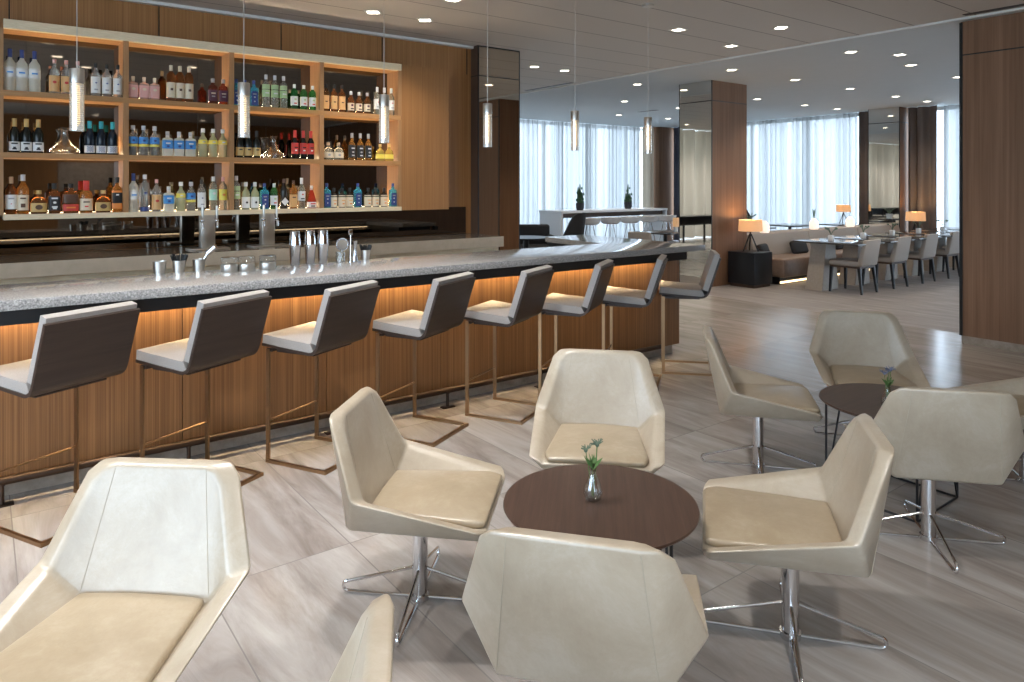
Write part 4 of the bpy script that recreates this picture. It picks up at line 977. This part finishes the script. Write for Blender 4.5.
# ================================================================ dining area
def dining_proto():
    t = thing('dining_chair', '', 'chair', group='beige dining chairs along the table row')
    B().box(-.235, .235, -.22, .235, .40, .485, .025, 3).build('seat', 'fabric_dining', t)
    bm = B().hexa([(-.235, -.27, .41), (.235, -.27, .41), (.235, -.185, .41), (-.235, -.185, .41), (-.225, -.335, .80), (.225, -.335, .80), (.225, -.285, .80), (-.225, -.285, .80)], .02, 3)
    bm.build('backrest', 'fabric_dining', t)
    B().box(-.22, .22, -.24, .22, .375, .402).build('seat_frame', 'wood_dark', t, smooth=False)
    for sx in (-1, 1):
        for (y, yb) in ((.20, .215), (-.22, -.265)):
            x = sx * .205; w0, w1 = .021, .013; xb = sx * .225
            B().hexa([(xb - w1, yb - w1, 0), (xb + w1, yb - w1, 0), (xb + w1, yb + w1, 0), (xb - w1, yb + w1, 0), (x - w0, y - w0, .378), (x + w0, y - w0, .378), (x + w0, y + w0, .378), (x - w0, y + w0, .378)]).build('leg', 'black_metal', t, smooth=False)
    return t
dc0 = dining_proto()
for k in range(6):
    x = 10.46 + .985 * k; lab = 'beige upholstered dining chair, %s from the left in the row' % ORD[k]
    if k == 0: dc0.location = (x, 5.42, 0); dc0['label'] = lab
    else: dup(dc0, (x, 5.42, 0), 0, lab)
def dining_proto_table(x, lab):
    t = thing('dining_table', lab, 'table', (x, 5.62, 0), 0, 'dark topped dining tables along the banquette')
    B().box(-.40, .40, -.52, .50, .722, .745, .004).build('tabletop', 'table_top_glossy', t)
    B().hexa([(-.28, .09, 0), (.20, .09, 0), (.20, .36, 0), (-.28, .36, 0), (-.14, .10, .722), (.12, .10, .722), (.12, .34, .722), (-.14, .34, .722)]).build('pedestal', 'pedestal', t, smooth=False)
    return t
dt0 = dining_proto_table(10.42, 'dark topped dining table with slanted pedestal, nearest in the row')
for k in range(1, 6): dup(dt0, (10.42 + .985 * k, 5.62, 0), 0, 'dark topped dining table with slanted pedestal, %s from the left' % ORD[k])
def table_vase(x, y, lab, seed):
    t = thing('flower_vase', lab, 'vase', (x, y, .745), 0, 'small vases on the dining tables'); rnd = random.Random(seed)
    B().box(-.034, .034, -.034, .034, .0, .085, .006).build('glass', 'white_plastic', t)
    b = B()
    for k in range(7):
        a = rnd.uniform(0, 2 * PI); b.tube([(0, 0, .09), (.03 * math.cos(a), .03 * math.sin(a), .15), (.08 * math.cos(a), .08 * math.sin(a), .17 + .05 * rnd.random())], .004, 5).sphere(.08 * math.cos(a), .08 * math.sin(a), .19, .016, u=7, v=5)
    b.build('sprig', 'leaf_grey', t)
for k, px in enumerate((827, 855.5, 888, 914, 935)):
    table_vase(10.42 + .985 * k, 5.72, 'small white vase with dark sprigs on the %s dining table from the left' % ORD[k], k)
# banquette
bq = thing('banquette', 'long beige banquette with brown leather seat front and light under it', 'banquette', (10.15, 6.9, 0))
local(B().box(10.19, 15.02, 6.37, 6.95, .12, .42, .03, 3), 'seat', 'leather_brown', bq, True)
local(B().box(10.25, 14.98, 6.48, 6.89, .0, .12), 'plinth', 'black_metal', bq)
bk = B()
for k in range(3): bk.hexa([(10.22 + k * 1.745, 6.90, .30), (11.95 + k * 1.745, 6.90, .30), (11.95 + k * 1.745, 7.06, .30), (10.22 + k * 1.745, 7.06, .30), (10.22 + k * 1.745, 6.99, .775), (11.95 + k * 1.745, 6.99, .775), (11.95 + k * 1.745, 7.06, .775), (10.22 + k * 1.745, 7.06, .775)], .015, 2)
local(bk, 'backrest', 'fabric_banquette', bq, True)
local(B().box(10.18, 15.45, 7.061, 7.45, .0, .768), 'ledge', 'fabric_banquette', bq)
local(B().box(10.25, 14.98, 6.462, 6.478, .02, .05), 'light_strip', 'led_low', bq)
def cushion(px, y, rz, lab):
    x = x_on_y(px, y)
    t = B().box(-.19, .19, -.05, .05, 0, .23, .045, 4).build('throw_cushion', 'fabric_black', smooth=True)
    t.location = (x, y, .418); t.rotation_euler = (-.35, 0, rz); tag(t, lab, 'cushion', 'black cushions on the banquette')
cushion(766, 6.72, .3, 'black cushion at the banquette end behind the side table')
cushion(801, 6.76, -.1, 'black cushion on the banquette left of the first dining table')
cushion(841, 6.76, .1, 'black cushion on the banquette behind the first dining chair')
# side tables and lamps
def side_table(x, y, lab):
    t = thing('side_table', lab, 'side table', (x, y, 0), 0, 'black cube side tables')
    B().box(-.24, .24, -.24, .24, .05, .545, .003).build('body', 'black_lacquer', t); B().box(-.215, .215, -.215, .215, 0, .05).build('plinth', 'wood_dark', t, smooth=False)
side_table(9.77, 6.70, 'black cube side table in front of the mirrored wood pillar')
side_table(15.3, 6.62, 'black cube side table at the far end of the banquette')
def tripod_lamp(x, y, z, lab, power=6, s_=1.0):
    t = thing('table_lamp', lab, 'lamp', (x, y, z), .5, 'tripod table lamps'); t.scale = (s_,) * 3
    B().lathe([(.185, .325), (.175, .505), (.172, .505), (.182, .325)], 36).build('lamp_shade', 'shade_glow', t)
    for k in range(3):
        a = k * 2 * PI / 3 + .2
        B().tube([(.012 * math.cos(a), .012 * math.sin(a), .28), (.13 * math.cos(a), .13 * math.sin(a), .010)], .011, 8).build('leg', 'black_metal', t)
    B().cyl(0, 0, .25, .36, .014, 12).sphere(0, 0, .27, .022).build('stem', 'black_metal', t)
    b = B().sphere(0, 0, .40, .04).build('bulb', 'bulb_glow', t)
    l = bpy.data.lights.new('lamp_light', 'POINT'); l.energy = power; l.color = (1, .60, .26); l.shadow_soft_size = .05
    o = bpy.data.objects.new('lamp_light', l); C.objects.link(o); o.location = (x, y, z + .46 * s_)
tripod_lamp(9.75, 6.68, .545, 'tripod lamp with glowing amber drum shade on the near black side table', 13)
tripod_lamp(15.3, 6.6, .545, 'tripod lamp with glowing amber shade at the far end of the banquette', 12)
# tables behind the banquette
def far_table(x, y, lab, h=.75, w=.45):
    t = thing('bistro_table', lab, 'table', (x, y, 0), 0, 'dark tables behind the banquette')
    B().box(-w, w, -.38, .38, h - .025, h, .004).build('tabletop', 'table_top_glossy', t); B().cyl(0, 0, .02, h - .025, .035, 14).box(-.24, .24, -.24, .24, 0, .02, .004).build('pedestal', 'black_metal', t)
far_table(12.35, 8.55, 'dark table behind the banquette, left of the two'); far_table(13.9, 8.55, 'dark table behind the banquette, right of the two')
far_table(15.1, 7.95, 'dark table carrying a lamp left of the far pillar')
tripod_lamp(15.05, 7.98, .75, 'small amber lamp left of the far mirrored pillar', 7, .82)
t = thing('potted_plant', 'low pot plant on the dark table behind the banquette', 'plant', (12.5, 8.6, .75))
B().lathe([(0, 0), (.06, 0), (.08, .12), (.07, .12), (0, .1)], 20).build('pot', 'white_plastic', t)
b = B()
for k in range(12):
    a = k * 2.4; b.tube([(0, 0, .1), (.06 * math.cos(a), .06 * math.sin(a), .2), (.15 * math.cos(a), .15 * math.sin(a), .22 + .02 * (k % 4))], .008, 5)
b.build('foliage', 'leaf_grey', t)
def jar_lamp(px, lab, sprig_=False):
    Y = 7.22; x = x_on_y(px, Y)
    t = thing('jar_lamp', lab, 'lamp', (x, Y, .768), 0, 'frosted jar lamps on the banquette ledge')
    B().lathe([(0, 0), (.075, 0), (.082, .02), (.082, .13), (.06, .165), (.038, .185), (.036, .205), (0, .205)], 28).build('glass', 'jar_glow', t)
    if sprig_:
        b = B()
        for k in range(6): b.tube([(0, 0, .20), (.012 * math.cos(k), .012 * math.sin(k), .27), (.025 * math.cos(k * 1.1), .02 * math.sin(k), .34 + .02 * (k % 3))], .006, 5)
        b.build('sprig', 'leaf_grey', t)
jar_lamp(764.5, 'glowing frosted jar lamp just right of the near tripod lamp shade', False)
jar_lamp(814, 'glowing frosted jar lamp with green sprig in the middle of the ledge', True)
jar_lamp(850, 'glowing frosted jar lamp below the small amber lamp', False)
# seating seen between bar wing and mirrored pillar
far_table(9.98, 8.62, 'dark table with a small lamp left of the mirrored pillar', .75, .42)
tl = thing('candle_lamp', 'small lamp with square glowing shade left of the mirrored pillar', 'lamp', (10.2, 8.55, .75))
B().lathe([(.062, .085), (.062, .25), (.058, .25), (.058, .085)], 4).build('lamp_shade', 'shade_glow', tl, smooth=False); B().cyl(0, 0, .0, .20, .03, 12).build('base', 'steel', tl); B().sphere(0, 0, .17, .025).build('bulb', 'bulb_glow', tl)
dup(dc0, (9.25, 8.35, 0), -1.4, 'beige dining chair beyond the bar wing, beside the small lamp table')
# ================================================================ lights
lights = [(781, 27.5, 0), (373, 12, 0), (425, 20, 0), (534.3, 66.6, 0), (564.6, 70.5, 0), (851, 51.8, 1), (911, 65, 1), (795, 79.8, 1), (850, 88.7, 1), (895.6, 96.4, 1), (927, 101.3, 1), (757.3, 99.1, 1), (804.7, 105.2, 1), (837, 109, 1), (872.5, 112.4, 1),
          (731.5, 69.9, 1), (637.3, 84.3, 1), (624.6, 101.3, 1), (619, 115, 1), (668, 118.5, 1), (563.5, 96.4, 0), (563.5, 109.6, 0), (551, 117.2, 0), (525, 116.7, 0), (958, 77, 1), (679, 108, 1)]
added_downlights = [(-1.2, 2.6), (-1.2, -.2), (1.2, -.2), (3.6, -.2), (6.2, -.2), (1.2, 2.6), (-1.6, 5.4), (.9, 5.4), (3.4, 5.4), (2.6, .9), (6.0, 5.0), (6.0, 2.6), (3.4, -3), (9.3, 4.2), (.4, 12.7), (1.6, 12.7), (2.8, 12.7), (-.8, 12.7), (2.2, -5.2), (4.6, -5.2), (7.2, 5.2)]  # downlights added overhead to brighten the chairs, drapes and rear wall
def dl_mesh():
    a = B().lathe([(.040, -.001), (.040, -.006), (.058, -.006), (.060, -.0005), (.040, -.0005)], 24)
    return a
pos = []
for px, py, dn in lights:
    z = ZC - (.02 if dn else 0); x, y = at_z(px, py, z); pos.append((px, x, y, z, dn))
pos.sort()
cnt = [0, 0]; first = None
spot = bpy.data.lights.new('downlight_beam', 'SPOT'); spot.energy = 52; spot.color = (1, .87, .71)
spot2 = bpy.data.lights.new('downlight_beam', 'SPOT'); spot2.energy = 200; spot2.color = (1, .97, .94); spot2.spot_size = 2.1; spot2.spot_blend = .8; spot2.shadow_soft_size = .08; spot.spot_size = 1.95; spot.spot_blend = .75; spot.shadow_soft_size = .04
spot3 = spot.copy(); spot3.energy = 14
spot4 = spot2.copy(); spot4.energy = 190; spot4.color = (.97, .98, 1); spot4.spot_size = 1.35; spot4.spot_blend = .9
def add_spot(x, y, z, sp=None):
    o = bpy.data.objects.new('downlight_beam', sp or spot); C.objects.link(o); o.location = (x, y, z - .03)
for px, x, y, z, dn in pos:
    k = cnt[dn]; cnt[dn] += 1
    lab = 'small square recessed downlight in the %s ceiling, %s from the left' % ('dining' if dn else 'main', ORD[k])
    if first is None:
        first = thing('downlight', lab, 'ceiling light', (x, y, z), ANG - PI / 2, 'recessed downlights')
        B().box(-.075, -.055, -.075, .075, -.005, 0).box(.055, .075, -.075, .075, -.005, 0).box(-.055, .055, -.075, -.055, -.005, 0).box(-.055, .055, .055, .075, -.005, 0).build('trim_ring', 'white_trim', first, smooth=False)
        B().box(-.055, .055, -.055, .055, -.003, -.0005).build('lens', 'lens_glow', first, smooth=False)
    else: dup(first, (x, y, z), ANG - PI / 2, lab)
    add_spot(x, y, z)
bars = [(.65, 4.35), (2.4, 4.35), (4.1, 4.35)]
added_downlights += bars
spot5 = spot.copy(); spot5.energy = 75; spot5.spot_size = .62; spot5.spot_blend = .7
pools = [(-.9, 3.3), (.8, 3.35), (2.4, 3.5)]  # cool beams added to brighten the floor in front of the bar
added_downlights += pools
for k, (x, y) in enumerate(added_downlights):
    dn = x > XB
    o = dup(first, (x, y, ZC - (.02 if dn else 0)), 0, 'recessed downlight added to brighten the room, %s of those overhead' % ORD[k], 'added overhead downlights'); add_spot(x, y, ZC - (.02 if dn else 0), spot5 if (x, y) in bars else spot4 if (x, y) in pools else spot2 if (x < 2.5 and y < 4) or y > 12 else spot3 if y < 4 else spot)
def area(loc, tgt, sx, sy, power, col):
    l = bpy.data.lights.new('strip_light', 'AREA'); l.shape = 'RECTANGLE'; l.size = sx; l.size_y = sy; l.energy = power; l.color = col
    o = bpy.data.objects.new('strip_light', l); C.objects.link(o); o.location = loc
    o.rotation_euler = (Vector(tgt) - Vector(loc)).to_track_quat('-Z', 'Y').to_euler(); return o
# warm strip under the counter lip (grazes the walnut front)
o = area((.8, 4.362, .982), (.8, 4.362, 0), 8.2, .015, 46, (1, .75, .44)); o.data.spread = math.radians(125) 
# sky
w = bpy.data.worlds.new('World'); sc.world = w; w.use_nodes = True; nt = w.node_tree
bg = nt.nodes['Background']; tc = N(nt, 'ShaderNodeTexCoord'); sx = N(nt, 'ShaderNodeSeparateXYZ'); r = ramp(nt, [(.44, (.42, .53, .62)), (.50, (.62, .80, .98)), (.56, (.66, .83, 1.02))])
mr = N(nt, 'ShaderNodeMapRange'); mr.inputs[1].default_value = -1; mr.inputs[2].default_value = 1
nt.links.new(tc.outputs['Generated'], sx.inputs[0]); nt.links.new(sx.outputs['Z'], mr.inputs[0]); nt.links.new(mr.outputs[0], r.inputs[0]); nt.links.new(r.outputs[0], bg.inputs[0])
bg.inputs[1].default_value = 8.0
for a, b_ in zip(PX, PX[1:]):
    for z in ZS:
        area(((a + b_) / 2, 7.092, z + .016), ((a + b_) / 2, 7.03, z + .3), .78, .012, 4.2, (1, .76, .48))
# ================================================================ camera and view
cam = bpy.data.cameras.new('camera'); co = bpy.data.objects.new('camera', cam); C.objects.link(co)
co.location = (0, 0, H); co.rotation_euler = (PI / 2, 0, ANG - PI / 2)
cam.sensor_width = 36; cam.lens = F / 1024 * 36; cam.shift_y = -(341 - CY) / 1024; cam.clip_start = .02
sc.camera = co
sc.view_settings.view_transform = 'Standard'; sc.view_settings.look = 'None'; sc.view_settings.gamma = 1; sc.view_settings.use_curve_mapping = False
sc.view_settings.exposure = 0.0
sc.cycles.use_denoising = True
sc.cycles.max_bounces = 10; sc.cycles.diffuse_bounces = 5; sc.cycles.glossy_bounces = 5; sc.cycles.transmission_bounces = 6; sc.cycles.transparent_max_bounces = 10
sc.cycles.sample_clamp_indirect = 6
